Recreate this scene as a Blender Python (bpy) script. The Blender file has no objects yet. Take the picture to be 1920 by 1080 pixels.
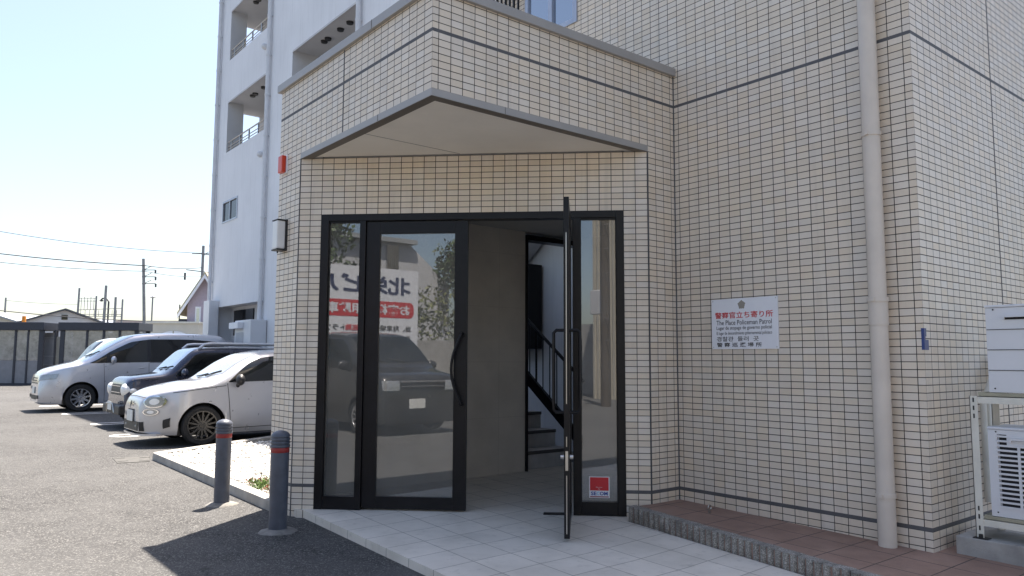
import bpy, bmesh, math, random
import numpy as np
from mathutils import Vector, Matrix

random.seed(7)
SC = bpy.context.scene
COL = SC.collection
R = math.radians

# ------------------------------------------------------------------ camera
yaw, pitch, roll = 0.891882474, 0.0931024888, 0.00402207806
cf = Vector((math.cos(pitch) * math.cos(yaw), math.cos(pitch) * math.sin(yaw), math.sin(pitch)))
r0 = Vector((math.sin(yaw), -math.cos(yaw), 0)); u0 = r0.cross(cf)
cr = r0 * math.cos(roll) + u0 * math.sin(roll)
cu = -r0 * math.sin(roll) + u0 * math.cos(roll)
camd = bpy.data.cameras.new('camera'); cam = bpy.data.objects.new('camera', camd); COL.objects.link(cam)
cam.matrix_world = Matrix(((cr.x, cu.x, -cf.x, -2.65472), (cr.y, cu.y, -cf.y, -4.14841), (cr.z, cu.z, -cf.z, 1.06655), (0, 0, 0, 1)))
camd.sensor_width = 36; camd.lens = 26.6746; camd.clip_start = 0.05; camd.clip_end = 4000
SC.camera = cam

# ------------------------------------------------------------------ light
SUN = Vector((1.22, 0.90, 3.87)).normalized()          # towards the sun
W = bpy.data.worlds.new('World'); SC.world = W; W.use_nodes = True
wn = W.node_tree; wn.nodes.clear()
sky = wn.nodes.new('ShaderNodeTexSky'); sky.sky_type = 'NISHITA'; sky.sun_disc = False
sky.sun_elevation = math.asin(SUN.z); sky.sun_rotation = math.atan2(SUN.x, SUN.y)
sky.air_density = 1.0; sky.dust_density = 2.0; sky.ozone_density = 3.0; sky.altitude = 20
bg = wn.nodes.new('ShaderNodeBackground'); bg.inputs[1].default_value = 0.088
wo = wn.nodes.new('ShaderNodeOutputWorld')
wn.links.new(sky.outputs[0], bg.inputs[0]); wn.links.new(bg.outputs[0], wo.inputs[0])
sl = bpy.data.lights.new('sun', 'SUN'); sl.energy = 4.9; sl.angle = R(0.53); sl.color = (1, .98, .955)
so = bpy.data.objects.new('sun', sl); COL.objects.link(so); so.location = (6, 4, 25)
so.rotation_euler = SUN.to_track_quat('Z', 'Y').to_euler()
SC.view_settings.view_transform = 'Standard'; SC.view_settings.look = 'None'
SC.view_settings.exposure = 1.75
SC.view_settings.use_white_balance = True; SC.view_settings.white_balance_temperature = 7250; SC.view_settings.white_balance_tint = 12
SC.view_settings.exposure = 1.75; SC.view_settings.gamma = 1; SC.view_settings.use_curve_mapping = False

# ------------------------------------------------------------------ materials
MATS = {}
def newmat(name):
    m = bpy.data.materials.new(name); m.use_nodes = True
    nt = m.node_tree; nt.nodes.clear()
    o = nt.nodes.new('ShaderNodeOutputMaterial'); b = nt.nodes.new('ShaderNodeBsdfPrincipled')
    nt.links.new(b.outputs[0], o.inputs[0]); MATS[name] = m
    return m, nt, b, o
class NT:
    """small helper to write node maths"""
    def __init__(s, nt): s.t = nt
    def n(s, ty, **kw):
        x = s.t.nodes.new(ty)
        for k, v in kw.items(): setattr(x, k, v)
        return x
    def put(s, sock, v):
        if isinstance(v, (int, float)): sock.default_value = v
        elif isinstance(v, tuple): sock.default_value = v
        else: s.t.links.new(v, sock)
    def m(s, op, a, b=0.0, c=None, clamp=False):
        x = s.n('ShaderNodeMath', operation=op, use_clamp=clamp)
        s.put(x.inputs[0], a); s.put(x.inputs[1], b)
        if c is not None: s.put(x.inputs[2], c)
        return x.outputs[0]
    def mix(s, f, a, b):
        x = s.n('ShaderNodeMix', data_type='RGBA')
        s.put(x.inputs[0], f)
        s.put(x.inputs[6], a if not isinstance(a, tuple) else (a + (1,))[:4])
        s.put(x.inputs[7], b if not isinstance(b, tuple) else (b + (1,))[:4])
        return x.outputs[2]
    def ramp(s, v, stops):
        x = s.n('ShaderNodeValToRGB'); e = x.color_ramp.elements
        while len(e) < len(stops): e.new(.5)
        for el, (p, c) in zip(e, stops):
            el.position = p; el.color = (c if isinstance(c, tuple) else (c, c, c)) + (1,)
        s.put(x.inputs[0], v); return x.outputs[0]
    def noise(s, scale, vec=None, detail=3, rough=.55):
        x = s.n('ShaderNodeTexNoise'); x.inputs['Scale'].default_value = scale
        x.inputs['Detail'].default_value = detail; x.inputs['Roughness'].default_value = rough
        if vec is not None: s.put(x.inputs['Vector'], vec)
        return x.outputs[0]
    def white(s, vec):
        x = s.n('ShaderNodeTexWhiteNoise', noise_dimensions='3D'); s.put(x.inputs['Vector'], vec); return x
    def comb(s, x, y, z=0.0):
        c = s.n('ShaderNodeCombineXYZ'); s.put(c.inputs[0], x); s.put(c.inputs[1], y); s.put(c.inputs[2], z); return c.outputs[0]
    def obj(s): return s.n('ShaderNodeTexCoord').outputs['Object']
    def geo(s): return s.n('ShaderNodeNewGeometry').outputs['Position']
    def uv(s): return s.n('ShaderNodeTexCoord').outputs['UV']
    def sep(s, v):
        x = s.n('ShaderNodeSeparateXYZ'); s.put(x.inputs[0], v); return x.outputs
    def bump(s, h, dist, strength=1.0):
        x = s.n('ShaderNodeBump'); x.inputs['Distance'].default_value = dist; x.inputs['Strength'].default_value = strength
        s.put(x.inputs['Height'], h); return x.outputs[0]

def plain(name, col, rough=.5, metal=0.0, var=.06, vscale=6, bump=0.0, bscale=60, coat=0.0, spec=.5, dirt=0.0):
    m, nt, b, o = newmat(name); h = NT(nt); p = h.geo()
    n = h.noise(vscale, p, 5)
    lo = tuple(c * (1 - var * 1.6) for c in col); hi = tuple(min(1, c * (1 + var * 1.2)) for c in col)
    c = h.ramp(n, [(.3, lo), (.7, hi)])
    if dirt:
        q = h.sep(p); sv = h.comb(h.m('MULTIPLY', q[0], 9), h.m('MULTIPLY', q[1], 9), h.m('MULTIPLY', q[2], .7))
        d = h.ramp(h.noise(1.0, sv, 5, .65), [(.5, 0.0), (.75, 1.0)])
        c = h.mix(h.m('MULTIPLY', d, dirt), c, tuple(x * .55 for x in col))
    nt.links.new(c, b.inputs['Base Color'])
    nt.links.new(h.m('ADD', h.m('MULTIPLY', n, .16), rough - .08, clamp=True), b.inputs['Roughness'])
    b.inputs['Metallic'].default_value = metal; b.inputs['Coat Weight'].default_value = coat
    b.inputs['Coat Roughness'].default_value = .04; b.inputs['Specular IOR Level'].default_value = spec
    if bump: nt.links.new(h.bump(h.noise(bscale, p, 6, .65), bump), b.inputs['Normal'])
    return m

def tile_mat(name, col, joint, tw=.1, th=.05, jw=.0051, var=.09, fine=True):
    m, nt, b, o = newmat(name); h = NT(nt)
    u, v, _ = h.sep(h.uv())
    a, c = h.m('DIVIDE', u, tw), h.m('DIVIDE', v, th)
    def edge(x, size):
        f = h.m('FRACT', x); return h.m('MULTIPLY', h.m('MINIMUM', f, h.m('SUBTRACT', 1.0, f)), size)
    d = h.m('MINIMUM', edge(a, tw), edge(c, th))
    mask = h.m('SMOOTH_MIN', 1.0, h.m('DIVIDE', h.m('SUBTRACT', d, jw * .36), jw * .25), .05, clamp=True)   # 0 joint, 1 tile
    w = h.white(h.comb(h.m('FLOOR', a), h.m('FLOOR', c)))
    w2 = h.white(h.comb(h.m('FLOOR', a), h.m('FLOOR', c), 3.7))
    p = h.geo(); big = h.noise(.9, p, 4)
    k = h.m('ADD', h.m('MULTIPLY', h.m('SUBTRACT', w.outputs[0], .5), var), h.m('MULTIPLY', h.m('SUBTRACT', big, .5), .16))
    streak = h.noise(1.0, h.comb(h.m('MULTIPLY', u, 420.0), h.m('MULTIPLY', v, 26.0)), 3, .6)
    k = h.m('ADD', k, h.m('MULTIPLY', h.m('SUBTRACT', streak, .5), .12))
    hsv = h.n('ShaderNodeHueSaturation')
    h.put(hsv.inputs['Value'], h.m('ADD', 1.0, k)); h.put(hsv.inputs['Saturation'], h.m('ADD', .82, h.m('MULTIPLY', w2.outputs[0], .36)))
    q = h.sep(p); gr = h.noise(1.0, h.comb(h.m('MULTIPLY', h.m('ADD', q[0], q[1]), 7.0), h.m('MULTIPLY', h.m('SUBTRACT', q[0], q[1]), 7.0), h.m('MULTIPLY', q[2], .55)), 5, .65)
    hsv.inputs['Color'].default_value = col + (1,)
    grime = h.m('MULTIPLY', h.ramp(gr, [(.52, 0.0), (.74, 1.0)]), .30)
    jn = h.mix(h.noise(3, p), tuple(x * .7 for x in joint), tuple(x * 1.4 for x in joint))
    nt.links.new(h.mix(mask, jn, h.mix(grime, hsv.outputs[0], tuple(x * .58 for x in col))), b.inputs['Base Color'])
    nt.links.new(h.m('SUBTRACT', .9, h.m('MULTIPLY', mask, h.m('ADD', .34, h.m('MULTIPLY', streak, .2)))), b.inputs['Roughness'])
    b.inputs['Specular IOR Level'].default_value = .4
    hh = h.m('ADD', mask, h.m('MULTIPLY', streak, .28))
    tilt = h.m('ADD', h.m('MULTIPLY', h.m('SUBTRACT', w.outputs[0], .5), h.m('SUBTRACT', h.m('FRACT', a), .5)), h.m('MULTIPLY', h.m('SUBTRACT', w2.outputs[0], .5), h.m('SUBTRACT', h.m('FRACT', c), .5)))
    hh = h.m('ADD', hh, h.m('MULTIPLY', tilt, .55))
    nt.links.new(h.bump(hh, .0022, .9), b.inputs['Normal'])
    return m

tile_mat('wall_tile', (.70, .61, .505), (.014, .012, .011))
plain('sealant', (.10, .10, .105), .75, var=.1)
plain('trim_metal', (.33, .315, .30), .42, var=.05, vscale=3)
plain('trim_brown', (.12, .105, .09), .5, var=.08)
plain('soffit_board', (.80, .755, .68), .8, var=.05, vscale=1.5)
plain('black_aluminium', (.007, .007, .009), .34, var=.2, vscale=9, spec=.28)
plain('black_plastic', (.016, .016, .018), .5, var=.1)
plain('steel', (.55, .54, .52), .3, metal=1, var=.08)
plain('chrome', (.82, .82, .84), .08, metal=1, var=.03)
plain('pipe_plastic', (.63, .56, .485), .46, var=.05, vscale=4)
plain('white_plaster', (.74, .75, .77), .82, var=.035, vscale=.7, bump=.002, bscale=90, dirt=.2)
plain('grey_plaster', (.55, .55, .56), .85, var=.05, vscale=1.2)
plain('beige_plaster', (.60, .56, .48), .85, var=.05, vscale=1.2)
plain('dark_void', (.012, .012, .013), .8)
plain('concrete', (.36, .35, .33), .9, var=.16, vscale=5, bump=.004, bscale=70, dirt=.25)
plain('drain_concrete', (.085, .083, .078), .92, var=.2, vscale=12)
plain('footing_concrete', (.20, .19, .175), .92, var=.2, vscale=12, bump=.004, bscale=80)
plain('concrete_light', (.36, .345, .315), .9, var=.14, vscale=7, bump=.003, bscale=90, dirt=.12)
plain('stair_concrete', (.52, .51, .50), .85, var=.14, vscale=4, bump=.002)
plain('pale_pipe', (.62, .63, .65), .5, var=.05)
plain('unit_white', (.66, .67, .69), .42, var=.035, vscale=2.5)
plain('rack_cream', (.68, .66, .58), .5, var=.07, vscale=7)
plain('rack_dull', (.36, .34, .25), .6, var=.1)
plain('bollard_paint', (.080, .090, .115), .42, var=.13, vscale=11, spec=.5, dirt=.3)
plain('red_reflective', (.30, .025, .022), .45, var=.1)
plain('red_lens', (.62, .045, .012), .3, var=.06)
plain('sign_white', (.78, .79, .82), .4, var=.02)
plain('sign_red', (.60, .02, .03), .45, var=.02)
plain('print_black', (.03, .03, .035), .5, var=.02)
plain('print_navy', (.02, .03, .10), .5, var=.02)
plain('print_blue', (.02, .07, .33), .5, var=.02)
plain('print_cyan', (.25, .55, .78), .5, var=.02)
plain('print_darkred', (.28, .02, .05), .5, var=.02)
plain('print_grey', (.30, .27, .23), .5, var=.02)
plain('blue_tape', (.018, .045, .19), .4, var=.1)
plain('lamp_acrylic', (.74, .74, .73), .35, var=.03)
plain('nosing_rubber', (.09, .09, .09), .7)
plain('rubber', (.016, .016, .017), .78, var=.2, vscale=20)
plain('rim_silver', (.62, .62, .64), .25, metal=.9, var=.05)
plain('rim_grey', (.075, .072, .068), .35, metal=.7, var=.05)
plain('brake', (.10, .03, .025), .5, var=.1)
plain('paint_silverwhite', (.56, .57, .61), .30, metal=.55, var=.015, coat=1.0)
plain('paint_white', (.66, .66, .68), .3, metal=.1, var=.015, coat=1.0)
plain('paint_pearl', (.52, .52, .535), .30, metal=.45, var=.015, coat=1.0)
plain('paint_navy', (.018, .024, .052), .28, metal=.3, var=.05, coat=1.0)
plain('paint_charcoal', (.035, .034, .034), .3, metal=.3, var=.05, coat=1.0)
plain('car_glass', (.008, .010, .011), .04, var=.02, spec=.7)
plain('privacy_glass', (.004, .004, .005), .05, var=.02, spec=.5)
plain('lens_lit_white', (.80, .80, .78), .2, var=.05, coat=1.0)  # near-white base stands in for sun glare on the boxy car's headlights
plain('lens_clear', (.36, .37, .37), .12, metal=.3, var=.12, vscale=60, coat=1.0)
plain('plate', (.72, .72, .68), .5, var=.04)
plain('interior_joint', (.58, .53, .47), .8)
plain('interior_tile', (.68, .63, .56), .62, var=.06, vscale=3)
plain('ceiling_board', (.50, .49, .46), .85, var=.03)
plain('shed_frame', (.022, .026, .04), .45, var=.1)
plain('shed_lower', (.20, .205, .225), .5, var=.06)
plain('shed_panel', (.46, .47, .50), .5, var=.1, vscale=2)
plain('roof_tile_beige', (.42, .38, .27), .85, var=.15, vscale=8)
plain('roof_grey', (.33, .35, .36), .7, var=.1, vscale=3)
plain('roof_dark', (.10, .105, .115), .8, var=.1)
plain('lilac_wall', (.43, .37, .43), .85, var=.05)
plain('pink_roof', (.58, .46, .40), .85, var=.1)
plain('pole_concrete', (.27, .27, .27), .85, var=.12, vscale=2)
plain('wire', (.06, .06, .065), .7)
plain('orange_plastic', (.75, .25, .02), .5)
plain('green_sign', (.01, .16, .07), .5)
plain('hill', (.34, .37, .42), .95, var=.15, vscale=.02)  # pale bluish tone carries the haze of distance
plain('bark', (.09, .07, .05), .9, var=.2, vscale=10)
plain('leaf_dark', (.045, .075, .022), .6, var=.4, vscale=2.5)
plain('leaf_olive', (.11, .12, .035), .6, var=.4, vscale=4)
plain('plant_green', (.10, .17, .035), .6, var=.35, vscale=30)
plain('plant_red', (.22, .07, .04), .6, var=.3, vscale=30)
plain('corrugated', (.50, .46, .38), .6, var=.06, vscale=2)
plain('road_paint', (.72, .72, .70), .75, var=.16, vscale=14)
plain('rail_silver', (.60, .62, .65), .35, metal=.5, var=.05)
plain('frame_silver', (.40, .42, .47), .35, metal=.6, var=.05)

def gravel_mat():
    m, nt, b, o = newmat('white_stone'); h = NT(nt)
    oi = h.n('ShaderNodeNewGeometry')
    c = h.ramp(oi.outputs['Random Per Island'], [(0, (.34, .32, .29)), (.25, (.58, .56, .52)), (1, (.78, .77, .74))])
    nt.links.new(c, b.inputs['Base Color']); b.inputs['Roughness'].default_value = .8
gravel_mat()
def ribbed_mat():
    m, nt, b, o = newmat('ribbed_block'); h = NT(nt); p = h.geo()
    n = h.noise(130, p, 4, .7); n2 = h.noise(9, p, 4)
    c = h.ramp(n, [(.35, (.13, .12, .105)), (.52, (.32, .30, .265)), (.68, (.60, .58, .54))])
    c = h.mix(h.ramp(n2, [(.4, 0.0), (.7, .6)]), c, (.09, .08, .07))
    nt.links.new(c, b.inputs['Base Color']); b.inputs['Roughness'].default_value = .9
    nt.links.new(h.bump(n, .004), b.inputs['Normal'])
ribbed_mat()
def asphalt_mat():
    m, nt, b, o = newmat('asphalt'); h = NT(nt); p = h.geo()
    vo = h.n('ShaderNodeTexVoronoi'); vo.inputs['Scale'].default_value = 112; h.put(vo.inputs['Vector'], p)
    vc = h.sep(vo.outputs['Color'])[0]
    st = h.ramp(vc, [(0, (.018, .018, .019)), (.5, (.042, .041, .040)), (.82, (.082, .080, .077)), (1, (.21, .205, .195))])
    big = h.noise(.35, p, 6, .62); mid = h.noise(3.2, p, 4, .6)
    st = h.mix(h.ramp(mid, [(.35, 0.0), (.75, .5)]), st, (.094, .093, .091))
    st = h.mix(h.ramp(big, [(.4, 0.0), (.65, .45)]), st, (.107, .106, .103))
    cr = h.ramp(h.noise(26, p, 3, .7), [(.62, 0.0), (.70, .5)])
    st = h.mix(cr, st, (.04, .04, .04))
    wv = h.n('ShaderNodeTexVoronoi', feature='DISTANCE_TO_EDGE'); wv.inputs['Scale'].default_value = .33
    wp = h.n('ShaderNodeVectorMath', operation='ADD'); h.put(wp.inputs[0], p)
    nn_ = h.n('ShaderNodeTexNoise'); nn_.inputs['Scale'].default_value = 1.7; nn_.inputs['Detail'].default_value = 5
    sc_ = h.n('ShaderNodeVectorMath', operation='SCALE'); nt.links.new(nn_.outputs['Color'], sc_.inputs[0]); sc_.inputs['Scale'].default_value = .9
    h.put(nn_.inputs['Vector'], p); nt.links.new(sc_.outputs[0], wp.inputs[1]); nt.links.new(wp.outputs[0], wv.inputs['Vector'])
    ck = h.m('MULTIPLY', h.ramp(wv.outputs['Distance'], [(0.0, 1.0), (.006, 0.0)]), h.ramp(h.noise(.6, p, 3), [(.5, 0.0), (.62, .7)]))
    st = h.mix(ck, st, (.02, .02, .02))
    oil = h.ramp(h.noise(1.1, p, 4, .7), [(.66, 0.0), (.76, .45)])
    st = h.mix(oil, st, (.035, .034, .033))
    nt.links.new(st, b.inputs['Base Color']); b.inputs['Roughness'].default_value = .88
    b.inputs['Specular IOR Level'].default_value = .35
    nt.links.new(h.bump(h.m('SUBTRACT', 1.0, vo.outputs['Distance']), .006, .8), b.inputs['Normal'])
asphalt_mat()
def floor_mat():
    m, nt, b, o = newmat('floor_tile'); h = NT(nt); q = h.sep(h.geo()); p = h.geo()
    X, Y = q[0], q[1]
    u = h.m('DIVIDE', h.m('ADD', h.m('SUBTRACT', X, h.m('MULTIPLY', Y, .055)), .053), .315)
    v = h.m('DIVIDE', h.m('SUBTRACT', h.m('SUBTRACT', Y, h.m('MULTIPLY', X, .05)), .135), .315)
    def e(x): f = h.m('FRACT', x); return h.m('MULTIPLY', h.m('MINIMUM', f, h.m('SUBTRACT', 1.0, f)), .315)
    d = h.m('MINIMUM', e(u), e(v))
    mask = h.m('DIVIDE', h.m('SUBTRACT', d, .0018), .0012, clamp=True)
    w = h.white(h.comb(h.m('FLOOR', u), h.m('FLOOR', v)))
    n = h.noise(2.2, p, 6, .6); n2 = h.noise(16, p, 4, .6)
    c = h.ramp(n, [(.3, (.60, .555, .485)), (.55, (.73, .675, .595)), (.75, (.77, .715, .635))])
    c = h.mix(h.ramp(n2, [(.58, 0.0), (.78, .35)]), c, (.30, .28, .245))
    hs = h.n('ShaderNodeHueSaturation'); h.put(hs.inputs['Color'], c); h.put(hs.inputs['Value'], h.m('ADD', .95, h.m('MULTIPLY', w.outputs[0], .1)))
    nt.links.new(h.mix(mask, (.16, .14, .115), hs.outputs[0]), b.inputs['Base Color'])
    nt.links.new(h.m('ADD', .38, h.m('MULTIPLY', n2, .25)), b.inputs['Roughness'])
    nt.links.new(h.bump(mask, .0012), b.inputs['Normal'])
floor_mat()
def terrace_mat():
    m, nt, b, o = newmat('terrace_tile'); h = NT(nt); p = h.geo(); q = h.sep(p)
    def e(x, s): f = h.m('FRACT', h.m('DIVIDE', x, s)); return h.m('MULTIPLY', h.m('MINIMUM', f, h.m('SUBTRACT', 1.0, f)), s)
    d = h.m('MINIMUM', e(h.m('ADD', q[0], .18), .303), e(h.m('ADD', q[1], .08), .303))
    mask = h.m('DIVIDE', h.m('SUBTRACT', d, .0025), .0015, clamp=True)
    n = h.noise(3, p, 6, .65); n2 = h.noise(140, p, 2)
    c = h.ramp(n, [(.3, (.255, .155, .115)), (.6, (.36, .225, .17)), (.8, (.41, .275, .215))])
    c = h.mix(h.m('MULTIPLY', n2, .4), c, (.10, .075, .065))
    nt.links.new(h.mix(mask, (.06, .05, .045), c), b.inputs['Base Color']); b.inputs['Roughness'].default_value = .75
    nt.links.new(h.bump(h.m('ADD', mask, h.m('MULTIPLY', n2, .3)), .0015), b.inputs['Normal'])
terrace_mat()
def glass_mat(name, tint, fac, gl=(.9, .92, .95), dust_veil=0.0):
    m, nt, b, o = newmat(name); h = NT(nt)
    nt.nodes.remove(b)
    t = h.n('ShaderNodeBsdfTransparent'); t.inputs[0].default_value = tint + (1,)
    g = h.n('ShaderNodeBsdfGlossy'); g.inputs['Roughness'].default_value = .0; g.inputs['Color'].default_value = gl + (1,)
    lw = h.n('ShaderNodeLayerWeight'); lw.inputs['Blend'].default_value = .25
    f = h.m('ADD', fac, h.m('MULTIPLY', lw.outputs['Fresnel'], .6), clamp=True)
    x = h.n('ShaderNodeMixShader'); h.put(x.inputs[0], f); nt.links.new(t.outputs[0], x.inputs[1]); nt.links.new(g.outputs[0], x.inputs[2])
    if dust_veil:
        df = h.n('ShaderNodeBsdfDiffuse'); df.inputs[0].default_value = (.75, .73, .68, 1)
        y = h.n('ShaderNodeMixShader'); p = h.geo()
        h.put(y.inputs[0], h.m('MULTIPLY', h.ramp(h.noise(3.0, p, 5, .65), [(.3, .55), (.75, 1.4)]), dust_veil))
        nt.links.new(x.outputs[0], y.inputs[1]); nt.links.new(df.outputs[0], y.inputs[2]); x = y
    nt.links.new(x.outputs[0], o.inputs[0])
glass_mat('door_glass', (.68, .68, .665), .125, dust_veil=.08)
glass_mat('window_glass', (.25, .28, .33), .45)
glass_mat('shed_glass', (.42, .44, .48), .12, dust_veil=.30)  # pale diffuse share makes the shelter glass greyer and lighter
def sky_sheen_mat():
    m, nt, b, o = newmat('wind_glass'); h = NT(nt); b.inputs['Base Color'].default_value = (.40, .44, .44, 1); b.inputs['Roughness'].default_value = .25  # pale base colour stands in for sky reflected in the windscreens
    g = h.n('ShaderNodeBsdfGlossy'); g.inputs['Roughness'].default_value = .02; g.inputs['Color'].default_value = (.92, .96, 1, 1)
    x = h.n('ShaderNodeMixShader'); x.inputs[0].default_value = .55
    nt.links.new(b.outputs[0], x.inputs[1]); nt.links.new(g.outputs[0], x.inputs[2]); nt.links.new(x.outputs[0], o.inputs[0])
sky_sheen_mat()
glass_mat('lens_glass', (.75, .77, .78), .15)

# ------------------------------------------------------------------ mesh helpers
def tag(o, label=None, cat=None, group=None, kind=None):
    if label: o['label'] = label
    if cat: o['category'] = cat
    if group: o['group'] = group
    if kind: o['kind'] = kind
    return o
WLOC = {}
def org(o):
    v = Vector((0, 0, 0))
    while o is not None: v = v + o.location; o = o.parent
    return v
def empty(name, loc, label, cat, group=None, rz=0.0):
    o = bpy.data.objects.new(name, None); COL.objects.link(o); o.empty_display_size = .2
    o.location = loc; o.rotation_euler = (0, 0, rz)
    return tag(o, label, cat, group)
SPLIT = {'movement_joint', 'rail', 'upright', 'bearer', 'screw', 'door_handle', 'pipe_bracket', 'ceiling_light', 'sealant_band', 'post', 'side_window', 'fog_lamp', 'slot', 'slot_and_bolt', 'interior_wall', 'vent_hood', 'service_pipe', 'end_cap', 'edge_strip', 'thumb_turn', 'pane', 'grille_bar', 'panel_joint', 'wiper', 'rack_bar', 'step_bolt', 'gate_bar', 'roof', 'groove', 'insulator_arm', 'corner_tape'}
class MB:
    def __init__(s): s.v = []; s.f = []; s.uv = []; s.hasuv = False
    def quad(s, a, b, c, d, uv=None):
        i = len(s.v); s.v += [tuple(a), tuple(b), tuple(c), tuple(d)]; s.f.append((i, i + 1, i + 2, i + 3))
        s.uv.append(uv or [(0, 0)] * 4); s.hasuv = s.hasuv or uv is not None; return s
    def poly(s, pts):
        i = len(s.v); s.v += [tuple(p) for p in pts]; s.f.append(tuple(range(i, i + len(pts)))); s.uv.append([(0, 0)] * len(pts)); return s
    def raw(s, vs, fs):
        i = len(s.v); s.v += [tuple(p) for p in vs]
        for f in fs: s.f.append(tuple(i + k for k in f)); s.uv.append([(0, 0)] * len(f))
        return s
    def box(s, x0, x1, y0, y1, z0, z1):
        return s.raw([(x0, y0, z0), (x1, y0, z0), (x1, y1, z0), (x0, y1, z0), (x0, y0, z1), (x1, y0, z1), (x1, y1, z1), (x0, y1, z1)],
                     [(3, 2, 1, 0), (4, 5, 6, 7), (0, 1, 5, 4), (1, 2, 6, 5), (2, 3, 7, 6), (3, 0, 4, 7)])
    def obox(s, o, ex, ey, ez, a, b):
        """box between corner parameters a and b in the frame (o; ex,ey,ez)"""
        o = Vector(o); P = lambda x, y, z: o + ex * x + ey * y + ez * z
        vs = [P(x, y, z) for z in (a[2], b[2]) for x, y in ((a[0], a[1]), (b[0], a[1]), (b[0], b[1]), (a[0], b[1]))]
        return s.raw(vs, [(3, 2, 1, 0), (4, 5, 6, 7), (0, 1, 5, 4), (1, 2, 6, 5), (2, 3, 7, 6), (3, 0, 4, 7)])
    def prism(s, poly, z0, z1):
        n = len(poly); z0f = z0 if callable(z0) else (lambda x, y: z0); z1f = z1 if callable(z1) else (lambda x, y: z1)
        vs = [(x, y, z0f(x, y)) for x, y in poly] + [(x, y, z1f(x, y)) for x, y in poly]
        fs = [tuple(range(n - 1, -1, -1)), tuple(range(n, 2 * n))] + [(i, (i + 1) % n, n + (i + 1) % n, n + i) for i in range(n)]
        return s.raw(vs, fs)
    def extrude(s, pts, d):
        """polygon of 3D points pushed along d"""
        d = Vector(d); n = len(pts); vs = [Vector(p) for p in pts] + [Vector(p) + d for p in pts]
        return s.raw(vs, [tuple(range(n - 1, -1, -1)), tuple(range(n, 2 * n))] + [(i, (i + 1) % n, n + (i + 1) % n, n + i) for i in range(n)])
    def tube(s, pts, r, seg=8, caps=True):
        pts = [Vector(p) for p in pts]; n = len(pts); rs = r if isinstance(r, (list, tuple)) else [r] * n
        base = len(s.v); prev = None; vs = []
        for i, p in enumerate(pts):
            t = (pts[min(i + 1, n - 1)] - pts[max(i - 1, 0)]).normalized()
            if prev is None:
                a = Vector((0, 0, 1)) if abs(t.z) < .9 else Vector((1, 0, 0)); x = t.cross(a).normalized()
            else:
                x = (prev - t * prev.dot(t)).normalized()
            prev = x; y = t.cross(x)
            vs += [p + (x * math.cos(2 * math.pi * k / seg) + y * math.sin(2 * math.pi * k / seg)) * rs[i] for k in range(seg)]
        fs = [(i * seg + k, i * seg + (k + 1) % seg, (i + 1) * seg + (k + 1) % seg, (i + 1) * seg + k) for i in range(n - 1) for k in range(seg)]
        if caps: fs += [tuple(range(seg - 1, -1, -1)), tuple(range((n - 1) * seg, n * seg))]
        return s.raw(vs, fs)
    def lathe(s, prof, c=(0, 0, 0), axis='Z', seg=24):
        c = Vector(c); vs = []; n = len(prof)
        for r, h in prof:
            for k in range(seg):
                a = 2 * math.pi * k / seg; x, y = r * math.cos(a), r * math.sin(a)
                vs.append(c + (Vector((x, y, h)) if axis == 'Z' else Vector((x, h, y)) if axis == 'Y' else Vector((h, x, y))))
        fs = [(i * seg + k, i * seg + (k + 1) % seg, (i + 1) * seg + (k + 1) % seg, (i + 1) * seg + k) for i in range(n - 1) for k in range(seg)]
        if axis == 'Y': fs = [f[::-1] for f in fs]
        return s.raw(vs, fs)
    def ell(s, c, rx, ry, rz, seg=16, rings=10, M=None):
        c = Vector(c); vs = []
        for i in range(rings + 1):
            t = math.pi * i / rings
            for k in range(seg):
                a = 2 * math.pi * k / seg
                p = Vector((rx * math.sin(t) * math.cos(a), ry * math.sin(t) * math.sin(a), rz * math.cos(t)))
                vs.append(c + (M @ p if M else p))
        fs = [(i * seg + k, (i + 1) * seg + k, (i + 1) * seg + (k + 1) % seg, i * seg + (k + 1) % seg) for i in range(rings) for k in range(seg)]
        return s.raw(vs, fs)
    def grid(s, fn, nu, nv):
        vs = [fn(i / nu, j / nv) for i in range(nu + 1) for j in range(nv + 1)]
        fs = [(i * (nv + 1) + j, (i + 1) * (nv + 1) + j, (i + 1) * (nv + 1) + j + 1, i * (nv + 1) + j + 1) for i in range(nu) for j in range(nv)]
        return s.raw(vs, fs)
    def clusters(s):
        n = len(s.v); par = list(range(n))
        def fd(a):
            while par[a] != a: par[a] = par[par[a]]; a = par[a]
            return a
        for f in s.f:
            for k in f[1:]: par[fd(k)] = fd(f[0])
        isl = {}
        for i, f in enumerate(s.f): isl.setdefault(fd(f[0]), []).append(i)
        A = np.array(s.v, float); L_ = []
        for fs in isl.values():
            ids = sorted({k for i in fs for k in s.f[i]}); L_.append([fs, A[ids].min(0) - .0015, A[ids].max(0) + .0015])
        ch = True
        while ch:
            ch = False
            for i in range(len(L_)):
                for j in range(len(L_) - 1, i, -1):
                    if np.all(L_[i][1] <= L_[j][2]) and np.all(L_[j][1] <= L_[i][2]):
                        L_[i] = [L_[i][0] + L_[j][0], np.minimum(L_[i][1], L_[j][1]), np.maximum(L_[i][2], L_[j][2])]; del L_[j]; ch = True
        return [c[0] for c in L_]
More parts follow.
